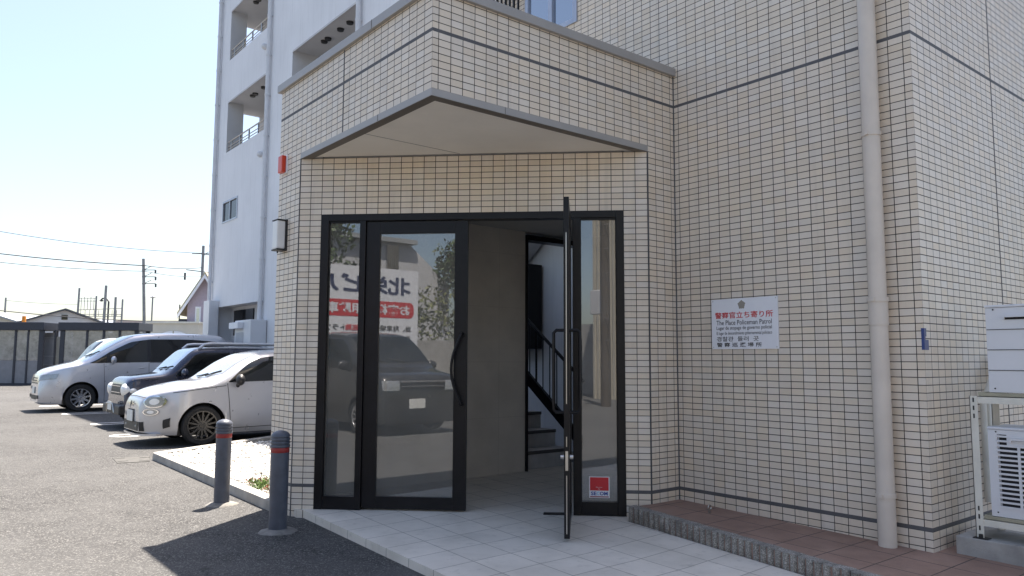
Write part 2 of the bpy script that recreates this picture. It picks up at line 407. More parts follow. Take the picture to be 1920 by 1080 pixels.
    def build(s, name, mat, parent=None, smooth=None, bevel=0.0, local=False, origin=None, merge=True):
        if name in SPLIT and parent is not None:
            cs_ = s.clusters()
            if len(cs_) > 1:
                out = None
                for fs in cs_:
                    m2 = MB(); m2.hasuv = s.hasuv; remap = {}
                    for i in fs:
                        nf = []
                        for k in s.f[i]:
                            if k not in remap: remap[k] = len(m2.v); m2.v.append(s.v[k])
                            nf.append(remap[k])
                        m2.f.append(tuple(nf)); m2.uv.append(s.uv[i])
                    o = m2._build(name, mat, parent, smooth, bevel, local, origin, merge); out = out or o
                return out
        return s._build(name, mat, parent, smooth, bevel, local, origin, merge)
    def _build(s, name, mat, parent=None, smooth=None, bevel=0.0, local=False, origin=None, merge=True):
        me = bpy.data.meshes.new(name)
        if parent is None and origin is None and not local:
            a = np.array(s.v); origin = Vector(((a[:, 0].min() + a[:, 0].max()) / 2, (a[:, 1].min() + a[:, 1].max()) / 2, a[:, 2].min()))
        off = Vector((0, 0, 0)) if local else (org(parent) if parent else Vector(origin))
        me.from_pydata([(p[0] - off.x, p[1] - off.y, p[2] - off.z) for p in s.v], [], s.f)
        if s.hasuv:
            ul = me.uv_layers.new(name='UVMap'); k = 0
            for uvs in s.uv:
                for uvp in uvs: ul.data[k].uv = uvp; k += 1
        me.materials.append(MATS[mat])
        if merge or bevel:
            bm = bmesh.new(); bm.from_mesh(me)
            if merge: bmesh.ops.remove_doubles(bm, verts=bm.verts, dist=1e-5)
            if not s.hasuv: bmesh.ops.recalc_face_normals(bm, faces=bm.faces)
            if bevel:
                es = [e for e in bm.edges if len(e.link_faces) == 2 and e.calc_face_angle(0) > .6]
                bmesh.ops.bevel(bm, geom=es, offset=bevel, segments=2, affect='EDGES', profile=.6)
            bm.to_mesh(me); bm.free()
        if smooth is not None:
            for p in me.polygons: p.use_smooth = True
            me.set_sharp_from_angle(angle=R(smooth))
        o = bpy.data.objects.new(name, me); COL.objects.link(o)
        if parent: o.parent = parent
        elif origin is not None: o.location = origin
        return o
def text(body, pos, ex, ey, width, height, mat, parent, name='lettering', bold=0.0, squash=None):
    """flat letters whose lower left corner stands at pos, running along ex, upright along ey"""
    cu_ = bpy.data.curves.new('t', 'FONT'); cu_.body = body; cu_.offset = bold; cu_.resolution_u = 3
    ob = bpy.data.objects.new('t', cu_); COL.objects.link(ob)
    dg = bpy.context.evaluated_depsgraph_get(); dg.update()
    me = bpy.data.meshes.new_from_object(ob.evaluated_get(dg), depsgraph=dg)
    bpy.data.objects.remove(ob); bpy.data.curves.remove(cu_)
    a = np.array([v.co[:] for v in me.vertices]); lo, hi = a.min(0), a.max(0)
    sx = width / (hi[0] - lo[0]); sy = height / (hi[1] - lo[1])
    mb = MB(); ex, ey, pos = Vector(ex), Vector(ey), Vector(pos)
    mb.raw([pos + ex * ((p[0] - lo[0]) * sx) + ey * ((p[1] - lo[1]) * sy) for p in a], [tuple(p.vertices) for p in me.polygons])
    bpy.data.meshes.remove(me)
    return mb.build(name, mat, parent, merge=False)
def copy_tree(o, parent=None):
    c = o.copy(); COL.objects.link(c)
    if parent is not None: c.parent = parent
    for ch in list(o.children): copy_tree(ch, c)
    return c
def rcurve(pts, x):
    if x <= pts[0][0]: return pts[0][1]
    for i in range(len(pts) - 1):
        (x0, y0), (x1, y1) = pts[i], pts[i + 1]
        if x <= x1:
            h = x1 - x0
            def slope(k):
                if k <= 0: return (pts[1][1] - pts[0][1]) / (pts[1][0] - pts[0][0])
                if k >= len(pts) - 1: return (pts[-1][1] - pts[-2][1]) / (pts[-1][0] - pts[-2][0])
                a = (pts[k][1] - pts[k - 1][1]) / (pts[k][0] - pts[k - 1][0]); b = (pts[k + 1][1] - pts[k][1]) / (pts[k + 1][0] - pts[k][0])
                return 0 if a * b <= 0 else 2 * a * b / (a + b)
            t = (x - x0) / h; m0, m1 = slope(i) * h, slope(i + 1) * h
            return (2 * t**3 - 3 * t**2 + 1) * y0 + (t**3 - 2 * t**2 + t) * m0 + (-2 * t**3 + 3 * t**2) * y1 + (t**3 - t**2) * m1
    return pts[-1][1]

G0 = -.26                      # asphalt level; the lower sealant band of the tiled wall is z = 0
FL = -.195                     # tiled entrance floor
X3, Y3, Z3 = Vector((1, 0, 0)), Vector((0, 1, 0)), Vector((0, 0, 1))
DA, DB = Vector((0, 2.1, 0)), Vector((2.15, 0, 0))
DE = (DB - DA).normalized(); DN = Vector((-DE.y, DE.x, 0)).normalized()      # along the entrance wall; into the building

# ------------------------------------------------------------------ setting: ground
mb = MB(); n = 24
for i in range(n):
    a, b = 2 * math.pi * i / n, 2 * math.pi * (i + 1) / n
    mb.poly([(20, 20, G0), (20 + 1600 * math.cos(a), 20 + 1600 * math.sin(a), G0), (20 + 1600 * math.cos(b), 20 + 1600 * math.sin(b), G0)])
tag(mb.build('asphalt', 'asphalt', origin=(0, 0, G0)), 'grey coarse asphalt of the car park in front of the tiled building', kind='structure')

mb = MB(); mb.prism([(.063, 1.97), (-.32, -5), (1.40, -5), (1.60, -2), (1.885, .03), (2.16, .03), (3.9, .1), (3.9, 2.55), (3.9, 2.9), (.1, 2.9), (.02, 2.02)],
                    G0 - .1, lambda x, y: FL - max(0, min(.03, .022 * (-(Vector((x, y, 0)) - DA).dot(DN)))))
tag(mb.build('entrance_floor', 'floor_tile', origin=(1, 0, FL)), 'pale grey square floor tiles laid before the glass entrance', kind='structure')

# terrace with its ribbed edging
tz = lambda x, y: -.092 + .023 * min(0, y)
edge = [(1.915, .035), (1.86, -.35), (1.79, -.85), (1.72, -1.35), (1.66, -1.75), (1.62, -2.2), (1.58, -2.7), (1.54, -3.3), (1.50, -4.2)]
mb = MB(); mb.prism([(2.16, .0), (2.51, .0), (2.51, -1.99), (6.0, -1.99), (6.0, -4.2)] + edge[::-1], G0 - .1, lambda x, y: tz(x, y) - .002)
tag(mb.build('terrace', 'terrace_tile', origin=(2.2, -2, G0)), 'reddish brown tiled terrace strip along the tiled wall', kind='structure')
mb = MB(); P = [Vector((x, y, 0)) for x, y in edge]; L = [0]
for i in range(len(P) - 1): L.append(L[-1] + (P[i + 1] - P[i]).length)
def along(d):
    for i in range(len(P) - 1):
        if d <= L[i + 1] or i == len(P) - 2:
            t = (P[i + 1] - P[i]).normalized(); return P[i] + t * (d - L[i]), t
d = 0.0; k = 0
while d < L[-1] - .06:
    p, t = along(d); w = .056; nrm = Vector((t.y, -t.x, 0)); nrm = nrm if nrm.x < 0 else -nrm
    prof = [(-.0, .07), (0, .008), (.006, -.006), (.017, -.016), (.028, -.019), (.039, -.016), (.05, -.006), (w, .008), (w, .07)]
    poly = [(p + t * a - nrm * b) for a, b in prof]
    mb.prism([(q.x, q.y) for q in poly], G0 - .05, lambda x, y: tz(x, y) + .006 + (.004 * ((k * 7) % 3) / 3))
    d += .0585 if k % 10 else .064; k += 1
o = mb.build('terrace_edging', 'ribbed_block', smooth=40)
tag(o, 'ribbed grey stone edging between the pale floor and brown terrace', 'edging')
mb = MB(); pts = []
for i in range(13): a = 2 * math.pi * i / 12; pts.append((2.27 + .018 * math.cos(a), -.47, -.085 + .022 + .02 * math.sin(a)))
mb.tube(pts, .0045, 6); mb.box(2.262, 2.278, -.476, -.464, -.108, -.075)
tag(mb.build('ring_anchor', 'steel', smooth=50), 'small metal ring standing on the brown terrace', 'ring')

# parking lines
mb = MB()
def line(x0, y0, x1, y1, w=.12):
    a, b = Vector((x0, y0, G0 + .004)), Vector((x1, y1, G0 + .004)); nn = (b - a).normalized().cross(Z3) * w / 2
    mb.quad(a - nn, b - nn, b + nn, a + nn)
def uloop(xs, y, g, x1):
    line(xs + g, y - g, x1, y - g, .1); line(xs + g, y + g, x1, y + g, .1)
    for i in range(8):
        a0, a1 = math.pi / 2 + math.pi * i / 8, math.pi / 2 + math.pi * (i + 1) / 8
        for_ = [(xs + g + rr * math.cos(aa), y + rr * math.sin(aa), G0 + .004) for aa, rr in ((a0, g - .05), (a1, g - .05), (a1, g + .05), (a0, g + .05))]
        mb.quad(*for_)
for y in (10.15, 12.9, 16.3, 19.9): uloop(.25 if y < 12 else .45, y, .2, 4.9)
tag(mb.build('parking_lines', 'road_paint'), 'white double parking bay lines painted on asphalt', kind='structure')
mb = MB(); mb.prism([(-.42, 6.5), (-.06, 6.42), (.06, 6.98), (-.36, 7.06)], G0, G0 + .006)
o = empty('drain_cover', (-.2, 6.7, G0), 'pale concrete drain cover in the asphalt by the kerb corner', 'drain cover')
mb.build('slab', 'drain_concrete', o)
mb = MB()
for x, y in ((-.33, 6.62), (-.30, 6.95), (-.1, 6.52), (-.02, 6.85)): mb.box(x - .06, x + .06, y - .012, y + .012, G0 + .004, G0 + .008)
mb.build('slot', 'dark_void', o)

# gravel bed kerbs, stones, plants
KT = -.17
kerb = empty('bed_kerb', (.06, 4.5, G0), 'weathered concrete kerb framing the white gravel bed', 'kerb')
mb = MB(); mb.prism([(-.055, 2.42), (.065, 2.42), (.145, 6.50), (.02, 6.62)], G0 - .05, KT)
mb.build('side_kerb', 'concrete_light', kerb, bevel=.008)
mb = MB(); mb.prism([(.022, 6.62), (.147, 6.50), (2.4, 7.85), (2.36, 7.99)], G0 - .05, KT + .003)
mb.build('back_kerb', 'concrete_light', kerb, bevel=.008)
mb = MB(); mb.prism([(.07, 4.02), (2.3, 4.62), (2.3, 4.72), (.072, 4.12)], G0 - .05, KT - .006)
mb.build('divider_kerb', 'concrete_light', kerb, bevel=.006)
mb = MB(); mb.prism([(.1, 2.62), (2.8, 2.62), (2.8, 8.0), (2.3, 7.84), (.13, 6.5)], G0, -.215)
tag(mb.build('gravel_base', 'concrete', origin=(1, 4, G0)), 'ground under the white gravel bed', kind='structure')
mb = MB(); rng = random.Random(3)
def stone(x, y, z, r):
    M = Matrix.Rotation(rng.uniform(0, 6.3), 3, 'Z') @ Matrix.Rotation(rng.uniform(-.6, .6), 3, 'X')
    mb.ell((x, y, z), r * rng.uniform(.8, 1.3), r * rng.uniform(.65, 1), r * rng.uniform(.45, .75), 7, 4, M)
cnt = 0
while cnt < 5200:
    x, y = rng.uniform(.09, 1.9), rng.uniform(2.63, 7.2)
    if y > 6.5 + (x - .13) * .6 - .03 or x < .10 + (y - 2.5) * .012: continue
    if abs(y - (4.07 + x * .268)) < .07: continue
    if rng.random() < (x - .8) * .5: continue
    if y < 3.75 and x < .62 and ((x - .32) / .33) ** 2 + ((y - 3.2) / .5) ** 2 < rng.uniform(.4, 1.0): continue
    stone(x, y, -.205 + rng.uniform(0, .025), rng.uniform(.013, .026)); cnt += 1
tag(mb.build('gravel', 'white_stone', smooth=180, origin=(1, 4.5, -.2), merge=False), 'white round stones filling the kerbed bed', kind='stuff')
def leafclump(mb, c, rx, ry, rz, n, size, rng, up=.3):
    for i in range(n):
        while True:
            p = Vector((rng.uniform(-1, 1), rng.uniform(-1, 1), rng.uniform(-1, 1)))
            if .15 < p.length < 1: break
        p = Vector((c[0] + p.x * rx, c[1] + p.y * ry, c[2] + p.z * rz))
        a = Vector((rng.gauss(0, 1), rng.gauss(0, 1), rng.gauss(0, 1) + up)).normalized()
        b = a.cross(Vector((rng.gauss(0, 1), rng.gauss(0, 1), rng.gauss(0, 1)))).normalized(); s_ = size * rng.uniform(.6, 1.3)
        mb.quad(p - a * s_, p + b * s_ * .45, p + a * s_, p - b * s_ * .45)
mb = MB(); mr = MB()
for i in range(26):
    a, rr = rng.uniform(0, 6.3), math.sqrt(rng.random()); x, y = .33 + .26 * rr * math.cos(a), 3.2 + .45 * rr * math.sin(a)
    leafclump(mb if rng.random() < .68 else mr, (x, y, -.17), .07, .07, .045, 70, .014, rng, .6)
tag(mb.build('ground_cover', 'plant_green', origin=(.33, 3.2, -.2), merge=False), 'low green succulent plants at the end of the gravel bed', kind='stuff')
tag(mr.build('red_ground_cover', 'plant_red', origin=(.33, 3.2, -.2), merge=False), 'reddish succulent tips among the green ground cover', kind='stuff')

# ------------------------------------------------------------------ tiled building
TB = empty('tiled_building', (1.2, .8, G0), 'beige tiled building with a canopied corner entrance and open glass door', 'building')
BZ = 3.265
def tilewall(mb, bm_, p0, p1, z0, z1, u0):
    """tiled strip from p0 to p1 (seen from outside, left to right); u0 = tile coordinate at p0. Splits at the sealant bands."""
    p0, p1 = Vector((p0[0], p0[1], 0)), Vector((p1[0], p1[1], 0)); L_ = (p1 - p0).length
    lev = [-1, -.0125, .0125, BZ - .0125, BZ + .0125, 20]; voff = [.0075, None, -.0075, None, -.0075 - .015]
    voff = [10.0125 - .0, None, 9.9925 - .0, None, 9.9775]
    for i in range(5):
        a, b = max(z0, lev[i]), min(z1, lev[i + 1])
        if b - a < 1e-4: continue
        if voff[i] is None:
            bm_.quad(p0 + Z3 * a, p1 + Z3 * a, p1 + Z3 * b, p0 + Z3 * b)
        else:
            v = lambda z: z + voff[i]
            mb.quad(p0 + Z3 * a, p1 + Z3 * a, p1 + Z3 * b, p0 + Z3 * b, [(u0, v(a)), (u0 + L_, v(a)), (u0 + L_, v(b)), (u0, v(b))])
ST = 2.8075; CT = 3.535          # bottom of canopy, underside of coping
sealb = MB(); JX = 3.90
m_ = MB(); tilewall(m_, sealb, (0, 2.575), (0, 2.1), G0 - .05, ST + .05, 10 - 2.575); tilewall(m_, sealb, (0, 2.575), (0, 0), ST + .05, CT, 10 - 2.575)
m_.build('tiled_wall', 'wall_tile', TB)
m_ = MB(); tilewall(m_, sealb, (0, 0), (2.5, 0), ST + .05, CT, 9.95); tilewall(m_, sealb, (2.15, 0), (2.5, 0), G0, ST + .05, 9.95 + 2.15)
m_.build('tiled_wall', 'wall_tile', TB)
m_ = MB()
def dpt(s_, off=0.0): q = DA + DE * s_ + DN * off; return (q.x, q.y)
DL = (DB - DA).length; FT = 2.3075
tilewall(m_, sealb, dpt(0), dpt(.2), G0 - .05, ST, 10); tilewall(m_, sealb, dpt(.2), dpt(2.8), FT, ST, 10.2); tilewall(m_, sealb, dpt(2.8), dpt(DL), G0 - .05, ST, 12.8)
for s_, sg in ((.2, 1), (2.8, -1)):                        # reveals
    a, b = Vector(dpt(s_) + (0,)), Vector(dpt(s_, .03) + (0,))
    m_.quad(a + Z3 * FL, b + Z3 * FL, b + Z3 * FT, a + Z3 * FT, [(.03, .02), (.06, .02), (.06, .03), (.03, .03)])
a, b = Vector(dpt(.2) + (FT,)), Vector(dpt(2.8) + (FT,)); m_.quad(a, b, b + DN * .03, a + DN * .03, [(.03, .02), (.06, .02), (.06, .03), (.03, .03)])
m_.build('tiled_wall', 'wall_tile', TB)
TOP = 9.6
m_ = MB(); tilewall(m_, sealb, (2.5, 0), (2.5, -2), G0, CT + .02, 9.95)
WY0, WY1, WZ0, WZ1 = 1.20, 2.02, 4.47, 5.75
tilewall(m_, sealb, (2.5, 2.6), (2.5, WY1), CT + .02, TOP, 9.95 - 2.6); tilewall(m_, sealb, (2.5, WY0), (2.5, -2), CT + .02, TOP, 9.95 - WY0)
tilewall(m_, sealb, (2.5, WY1), (2.5, WY0), CT + .02, WZ0, 9.95 - WY1); tilewall(m_, sealb, (2.5, WY1), (2.5, WY0), WZ1, TOP, 9.95 - WY1)
m_.build('tiled_wall', 'wall_tile', TB)
m_ = MB(); tilewall(m_, sealb, (2.5, -2), (9, -2), G0, TOP, 10.0)
m_.build('tiled_wall', 'wall_tile', TB)
m_ = MB(); tilewall(m_, sealb, (9, 2.6), (2.5, 2.6), 3.6, TOP, 10.0); m_.build('tiled_wall', 'wall_tile', TB)
sealb.build('sealant_band', 'sealant', TB)
mb = MB()                                                  # vertical movement joints
mb.box(-.002, .01, 1.292, 1.308, ST + .05, CT); mb.box(2.49, 2.503, -.006, .003, -.1, CT)
mb.box(JX, JX + .012, -2.002, -1.99, -.1, TOP)
for c in (DA, DB): mb.box(c.x - .004, c.x + .004, c.y - .004, c.y + .004, G0, ST)
mb.build('movement_joint', 'sealant', TB)
mb = MB()                                                  # masonry behind the tiles
mb.prism([(.02, .03), (2.49, .02), (2.49, 2.57), (.02, 2.57)], ST + .045, CT - .01)
mb.prism([(.012, 2.11), (.15, 2.13), (.15, 2.57), (.012, 2.57)], G0, ST + .04)
q = [dpt(.0, .012), dpt(.19, .012), dpt(.19, .14), dpt(.1, .14)]; mb.prism(q, G0, ST + .04)
q = [dpt(2.81, .012), dpt(DL - .012, .012), dpt(DL + .05, .14), dpt(2.81, .14)]; mb.prism(q, G0, ST + .04)
q = [dpt(.2, .031), dpt(2.8, .031), dpt(2.8, .14), dpt(.2, .14)]; mb.prism(q, FT + .003, ST + .04)
mb.box(2.17, 2.49, .012, .1, G0, ST + .04)
mb.box(2.512, 8.98, -1.985, .11, G0, 3.6); mb.box(3.9, 8.98, .11, 2.59, G0, 3.6); mb.box(2.5, 3.9, .11, 2.59, 2.66, 3.6)
mb.box(2.62, 8.98, -1.985, 2.59, 3.6, TOP)
for z0_, z1_ in ((3.6, WZ0 - .002), (WZ1 + .002, TOP)): mb.box(2.512, 2.62, -1.985, 2.59, z0_, z1_)
mb.box(2.512, 2.62, -1.985, WY0 - .002, WZ0 - .002, WZ1 + .002); mb.box(2.512, 2.62, WY1 + .002, 2.59, WZ0 - .002, WZ1 + .002)
mb.build('masonry', 'grey_plaster', TB)
mb = MB(); mb.prism([(2.3, -2.2), (9.2, -2.2), (9.2, 2.8), (2.3, 2.8)], TOP, TOP + .25); mb.build('roof', 'trim_metal', TB)
# canopy trim, soffit, coping
cano = MB()
cano.prism([(-.03, 2.62), (-.03, -.03), (2.5, -.03), (2.5, .06), (.06, .06), (.06, 2.62)], CT, CT + .07)
cano.build('coping', 'trim_metal', TB, bevel=.004)
mb = MB(); mb.prism([(.06, .06), (2.5, .06), (2.5, 2.57), (.06, 2.57)], CT - .01, CT + .03); mb.build('canopy_roof', 'concrete', TB)
mb = MB()
mb.prism([(-.004, 2.1), (-.004, -.004), (2.15, -.004), (2.08, .07), (.075, .075), (.075, 2.03)], ST, ST + .05)
mb.build('canopy_edge_trim', 'trim_metal', TB)
mb = MB(); mb.prism([(-.001, 2.095), (-.001, -.001), (2.145, -.001), (2.082, .0685), (.0735, .0735), (.0735, 2.03)], ST - .003, ST - .0005); mb.build('trim_underside', 'trim_brown', TB)  # thin dark brown sheet covers the underside of the edge trim
mb = MB(); mb.prism([(.0755, .0755), (2.07, .0755), (.0755, 2.025)], ST + .012, ST + .04); mb.build('soffit', 'soffit_board', TB)
mb = MB()
for t in (1.1,): mb.box(.08, 1.0, t, t + .004, ST + .0105, ST + .013)
mb.box(.62, .622, -.0065, .0, ST, ST + .05); mb.box(-.0065, 0, .72, .722, ST, ST + .05); mb.box(-.0325, 0, .8, .803, CT, CT + .07)
mb.build('panel_joint', 'sealant', TB)

# ---- glass entrance
def dbox(mb, s0, s1, o0, o1, z0, z1): return mb.obox(DA, DE, DN, Z3, (s0, o0, z0), (s1, o1, z1))
mb = MB()
dbox(mb, .2, .27, -.006, .10, FL, FT); dbox(mb, 2.735, 2.8, -.006, .10, FL, FT); dbox(mb, .2701, 2.7349, -.006, .10, 2.25, FT)
dbox(mb, .545, .598, -.004, .09, FL, 2.25); dbox(mb, 2.375, 2.442, -.004, .09, FL, 2.25)
mb.build('entrance_frame', 'black_aluminium', TB, bevel=.003)
def sidelight(s0, s1):
    m2 = MB(); dbox(m2, s0, s1, .0, .07, FL, -.088); dbox(m2, s0, s1, .01, .07, 2.235, 2.25); dbox(m2, s0, s0 + .004, .015, .065, -.089, 2.236); dbox(m2, s1 - .004, s1, .015, .065, -.089, 2.236)
    f = m2.build('sidelight', 'black_aluminium', TB, bevel=.002)
    m2 = MB(); dbox(m2, s0, s1, .030, .034, -.088, 2.235); m2.build('pane', 'door_glass', f); return f
sidelight(.2703, .5447); SLR = sidelight(2.4423, 2.7347)
def leaf(o, e, nrm, width, name='door'):
    """door leaf: frame from 0 to width along e; nrm points into its thickness"""
    m2 = MB(); T = .04; b0, b1 = -.183, 2.243
    B = lambda s0, s1, z0, z1: m2.obox(o, e, nrm, Z3, (s0, 0, z0), (s1, T, z1))
    B(0, .12, b0, b1); B(width - .112, width, b0, b1); B(.1201, width - .1121, b0, -.083); B(.1201, width - .1121, 2.138, b1)
    d_ = m2.build(name, 'black_aluminium', TB, bevel=.002)
    m2 = MB(); m2.obox(o, e, nrm, Z3, (.12, .018, -.083), (width - .112, .023, 2.138)); m2.build('pane', 'door_glass', d_)
    return d_
LD = leaf(DA + DE * .60 + DN * .02, DE, DN, .885)
def handle(o, e, nrm, door, bow=True):
    pts = []
    zs = [.685 + i * (.59 / 16) for i in range(17)]
    for i, z in enumerate(zs):
        t = i / 16; b = math.sin(math.pi * t) * (.085 if bow else 0)
        pts.append(o + e * (-b) + nrm * (-.06) + Z3 * z)
    first = [o + Z3 * zs[0], o - nrm * .04 + Z3 * zs[0]]; last = [o - nrm * .04 + Z3 * zs[-1], o + Z3 * zs[-1]]
    if not bow:
        first = [o + Z3 * zs[0], o - nrm * .055 + Z3 * (zs[0])]; last = [o - nrm * .055 + Z3 * zs[-1], o + Z3 * zs[-1]]
        pts = [o - nrm * .075 + Z3 * (zs[0] + .02)] + [o - nrm * .075 + Z3 * z for z in zs[2:-2]] + [o - nrm * .075 + Z3 * (zs[-1] - .02)]
    m2 = MB(); m2.tube(first + pts + last, .0125, 10); return m2.build('handle', 'black_aluminium', door, smooth=60)
handle(DA + DE * 1.448 + DN * .02, DE, DN, LD)
OH = DA + DE * 2.362 - DN * .005                     # hinge corner of the open leaf
RD = leaf(OH, -DN, -DE, .875)
ho = OH - DN * .79
handle(ho - DE * .04, -DN, DE, RD, False); handle(ho, -DN, -DE, RD, False)
edge_c = OH - DN * .8755 - DE * .02
mb = MB(); mb.obox(edge_c, DE, -DN, Z3, (-.004, 0, -.15), (.002, .002, .25)); mb.obox(edge_c, DE, -DN, Z3, (-.004, 0, .45), (.002, .002, .52)); mb.obox(edge_c, DE, -DN, Z3, (-.004, 0, .75), (.002, .002, 1.98)); mb.build('edge_strip', 'steel', RD)
mb = MB(); mb.obox(edge_c, DE, -DN, Z3, (-.0095, 0, .285), (.0095, .004, .42))
m1 = mb.build('lock', 'steel', RD)
mb = MB(); kn = OH - DN * .83 - DE * .02 + Z3 * .375
for sg in (-1, 1): mb.tube([kn + DE * sg * .021, kn + DE * sg * .045], .017, 12)
mb.build('thumb_turn', 'steel', m1, smooth=40)
mb = MB(); mb.obox((0, 0, 0), DE, DN, Z3, (0, 0, 0), (.001, .001, .001))
pv = OH + DE * -.12; 
mb = MB(); dbox(mb, 2.13, 2.33, .0, .07, FL - .004, FL + .006); mb.build('floor_hinge', 'black_aluminium', TB)
# sticker
mb = MB(); S0, S1, Z0_, Z1_ = 2.503, 2.668, -.058, .112
dbox(mb, S0, S1, .0275, .0285, Z0_, Z1_); st = mb.build('sticker', 'sign_white', SLR)
mb = MB(); dbox(mb, S0 + .007, S1 - .007, .0262, .0272, .0, Z1_ - .006); mb.build('sticker', 'sign_red', SLR)['label'] = 'red upper field of the window sticker'
mb = MB(); dbox(mb, S0 + .007, S1 - .007, .0262, .0272, Z0_ + .005, Z0_ + .0125); mb.build('sticker', 'print_darkred', SLR)['label'] = 'dark red base line of the window sticker'
def dtext(body, s0, z0, w, hgt, mat, off=.0255, bold=.02): return text(body, DA + DE * s0 + DN * off + Z3 * z0, DE, Z3, w, hgt, mat, SLR, bold=bold)
dtext('SE', S0 + .014, -.038, .045, .030, 'print_blue', bold=.03); dtext('C', S0 + .0615, -.038, .022, .030, 'print_cyan', bold=.03)
dtext('OM', S0 + .086, -.038, .064, .030, 'print_blue', bold=.03)
dtext('Security', S0 + .055, .022, .052, .009, 'sign_white', bold=.0); dtext('by', S0 + .073, .008, .016, .009, 'sign_white', bold=.0)

# ---- inside the hall
mb = MB(); mb.box(.15, 2.93, 2.53, 2.66, FL, 2.62); iw = mb.build('interior_wall', 'interior_tile', TB)
mb = MB()
for z in (.42, 1.03, 1.64, 2.25): mb.box(.15, 2.93, 2.5285, 2.53, z, z + .004)
for x in (1.2, 1.65, 2.1, 2.55): mb.box(x, x + .003, 2.5285, 2.53, FL, 2.55)
mb.build('tile_joint', 'interior_joint', iw)
mb = MB(); mb.box(3.80, 3.9, .1, 2.66, FL, 2.62); mb.box(2.2, 3.9, .1, .14, FL, 2.62); mb.box(.15, .2, 2.1, 2.53, FL, 2.62); mb.build('interior_wall', 'grey_plaster', TB)
mb = MB(); mb.prism([dpt(.15, .141), dpt(2.85, .141), (2.49, .141), (3.9, .141), (3.9, 2.66), (.15, 2.66), (.15, 2.12)], 2.535, 2.62)
cl = mb.build('ceiling', 'ceiling_board', TB)
mb = MB(); mb.lathe([(.0, 2.5325), (.075, 2.5325), (.085, 2.530), (.085, 2.536)], (1.85, 1.62, 0), seg=24); mb.build('downlight', 'black_plastic', cl, smooth=30)
mb = MB(); mb.box(2.93, 2.952, 2.50, 2.66, FL, 2.5); mb.box(2.952, 3.8, 2.50, 2.66, 2.44, 2.5); mb.build('opening_frame', 'black_aluminium', TB)
STC = empty('staircase', (3.3, 3.5, FL), 'concrete stairs with dark steel railing seen through the open door', 'staircase')
mb = MB()
for i in range(12): mb.box(2.75, 3.72, 2.62 + .272 * i, 2.62 + .272 * (i + 1) + .02, -.2 + (.2 * i - .12 if i else 0), .005 + .2 * i)
mb.build('steps', 'stair_concrete', STC)
mb = MB()
for i in range(12): mb.box(2.75, 3.72, 2.606 + .272 * i, 2.619 + .272 * i, -.03 + .2 * i, .007 + .2 * i)
mb.build('nosing', 'nosing_rubber', STC)
mb = MB(); mb.extrude([(3.722, 2.45, .0), (3.722, 5.9, 2.56), (3.722, 5.9, 2.74), (3.722, 2.45, .16)], (.04, 0, 0)); mb.build('stringer', 'black_aluminium', STC)
mb = MB(); mb.tube([(3.745, 2.42, .80), (3.745, 2.52, .88), (3.745, 5.9, 3.40)], .021, 8)
for i in range(26): y = 2.5 + i * .13; z = .17 + (y - 2.45) * .742; mb.tube([(3.745, y, z - .03), (3.745, y, z + .67)], .0075 if i % 6 else .014, 6)
mb.build('railing', 'black_aluminium', STC, smooth=50)
mb = MB(); mb.extrude([(4.55, 5.6, 2.0), (4.55, 3.3, 3.75), (4.55, 3.3, 4.25), (4.55, 5.6, 2.5)], (.38, 0, 0)); mb.build('upper_flight', 'grey_plaster', STC)
mb = MB(); mb.box(4.7, 4.96, 4.56, 6.2, 1.22, 2.5); mb.build('dark_recess_panel', 'dark_void', STC)  # black panel stands in for the dark hollow beyond the stairs
mb = MB(); mb.box(2.66, 4.98, 2.62, 7.2, 3.6, 3.75); mb.build('stair_sky_blocker', 'grey_plaster', STC)  # unseen slab added to keep sky light off the stairs
mb = MB(); mb.box(2.60, 2.66, 2.67, 7.2, FL, 2.5); mb.build('stair_side_blocker', 'grey_plaster', STC)  # unseen screen added to dim the light reaching the stairs

# ---- upper window
mb = MB(); F = lambda y0, y1, z0, z1, x0=2.485, x1=2.56: mb.box(x0, x1, y0, y1, z0, z1)
F(WY0, WY0 + .06, WZ0, WZ1); F(WY1 - .05, WY1, WZ0, WZ1); F(WY0 + .0601, WY1 - .0501, WZ0, WZ0 + .055); F(WY0 + .0601, WY1 - .0501, WZ1 - .055, WZ1); F(1.58, 1.64, WZ0 + .0551, WZ1 - .0551, 2.49, 2.55)
wf = mb.build('window', 'frame_silver', TB, bevel=.003)
mb = MB(); mb.box(2.52, 2.526, WY0 + .06, 1.58, WZ0 + .055, WZ1 - .055); mb.box(2.512, 2.518, 1.64, WY1 - .05, WZ0 + .055, WZ1 - .055); mb.build('pane', 'window_glass', wf)
mb = MB(); mb.box(2.57, 2.61, WY0, WY1, WZ0, WZ1); mb.build('blind', 'grey_plaster', wf)
mb = MB()
for i in range(7): mb.box(2.44, 2.46, 2.08 + i * .075, 2.095 + i * .075, 4.3, 5.6)
mb.box(2.435, 2.465, 2.06, 2.6, 5.6, 5.64); mb.box(2.435, 2.465, 2.06, 2.6, 4.26, 4.3); mb.build('window_grille', 'black_aluminium', TB)

# ---- downpipe
mb = MB(); mb.tube([(2.425, -1.748, -.165), (2.425, -1.748, 1.39)], .0575, 20); mb.tube([(2.425, -1.748, 1.30), (2.425, -1.748, 1.46)], .0625, 20); mb.tube([(2.425, -1.748, 1.40), (2.425, -1.748, TOP)], .0575, 20)
dp = mb.build('downpipe', 'pipe_plastic', TB, smooth=50)
mb = MB()
for z in (.19, 1.47, 2.60, 3.9):
    mb.tube([(2.425, -1.748, z - .014), (2.425, -1.748, z + .014)], .0635 if z != 1.47 else .068, 20); mb.box(2.44, 2.5, -1.775, -1.721, z - .014, z + .014); mb.box(2.352, 2.372, -1.757, -1.739, z - .012, z + .012)
mb.build('pipe_bracket', 'pipe_plastic', dp, smooth=50)

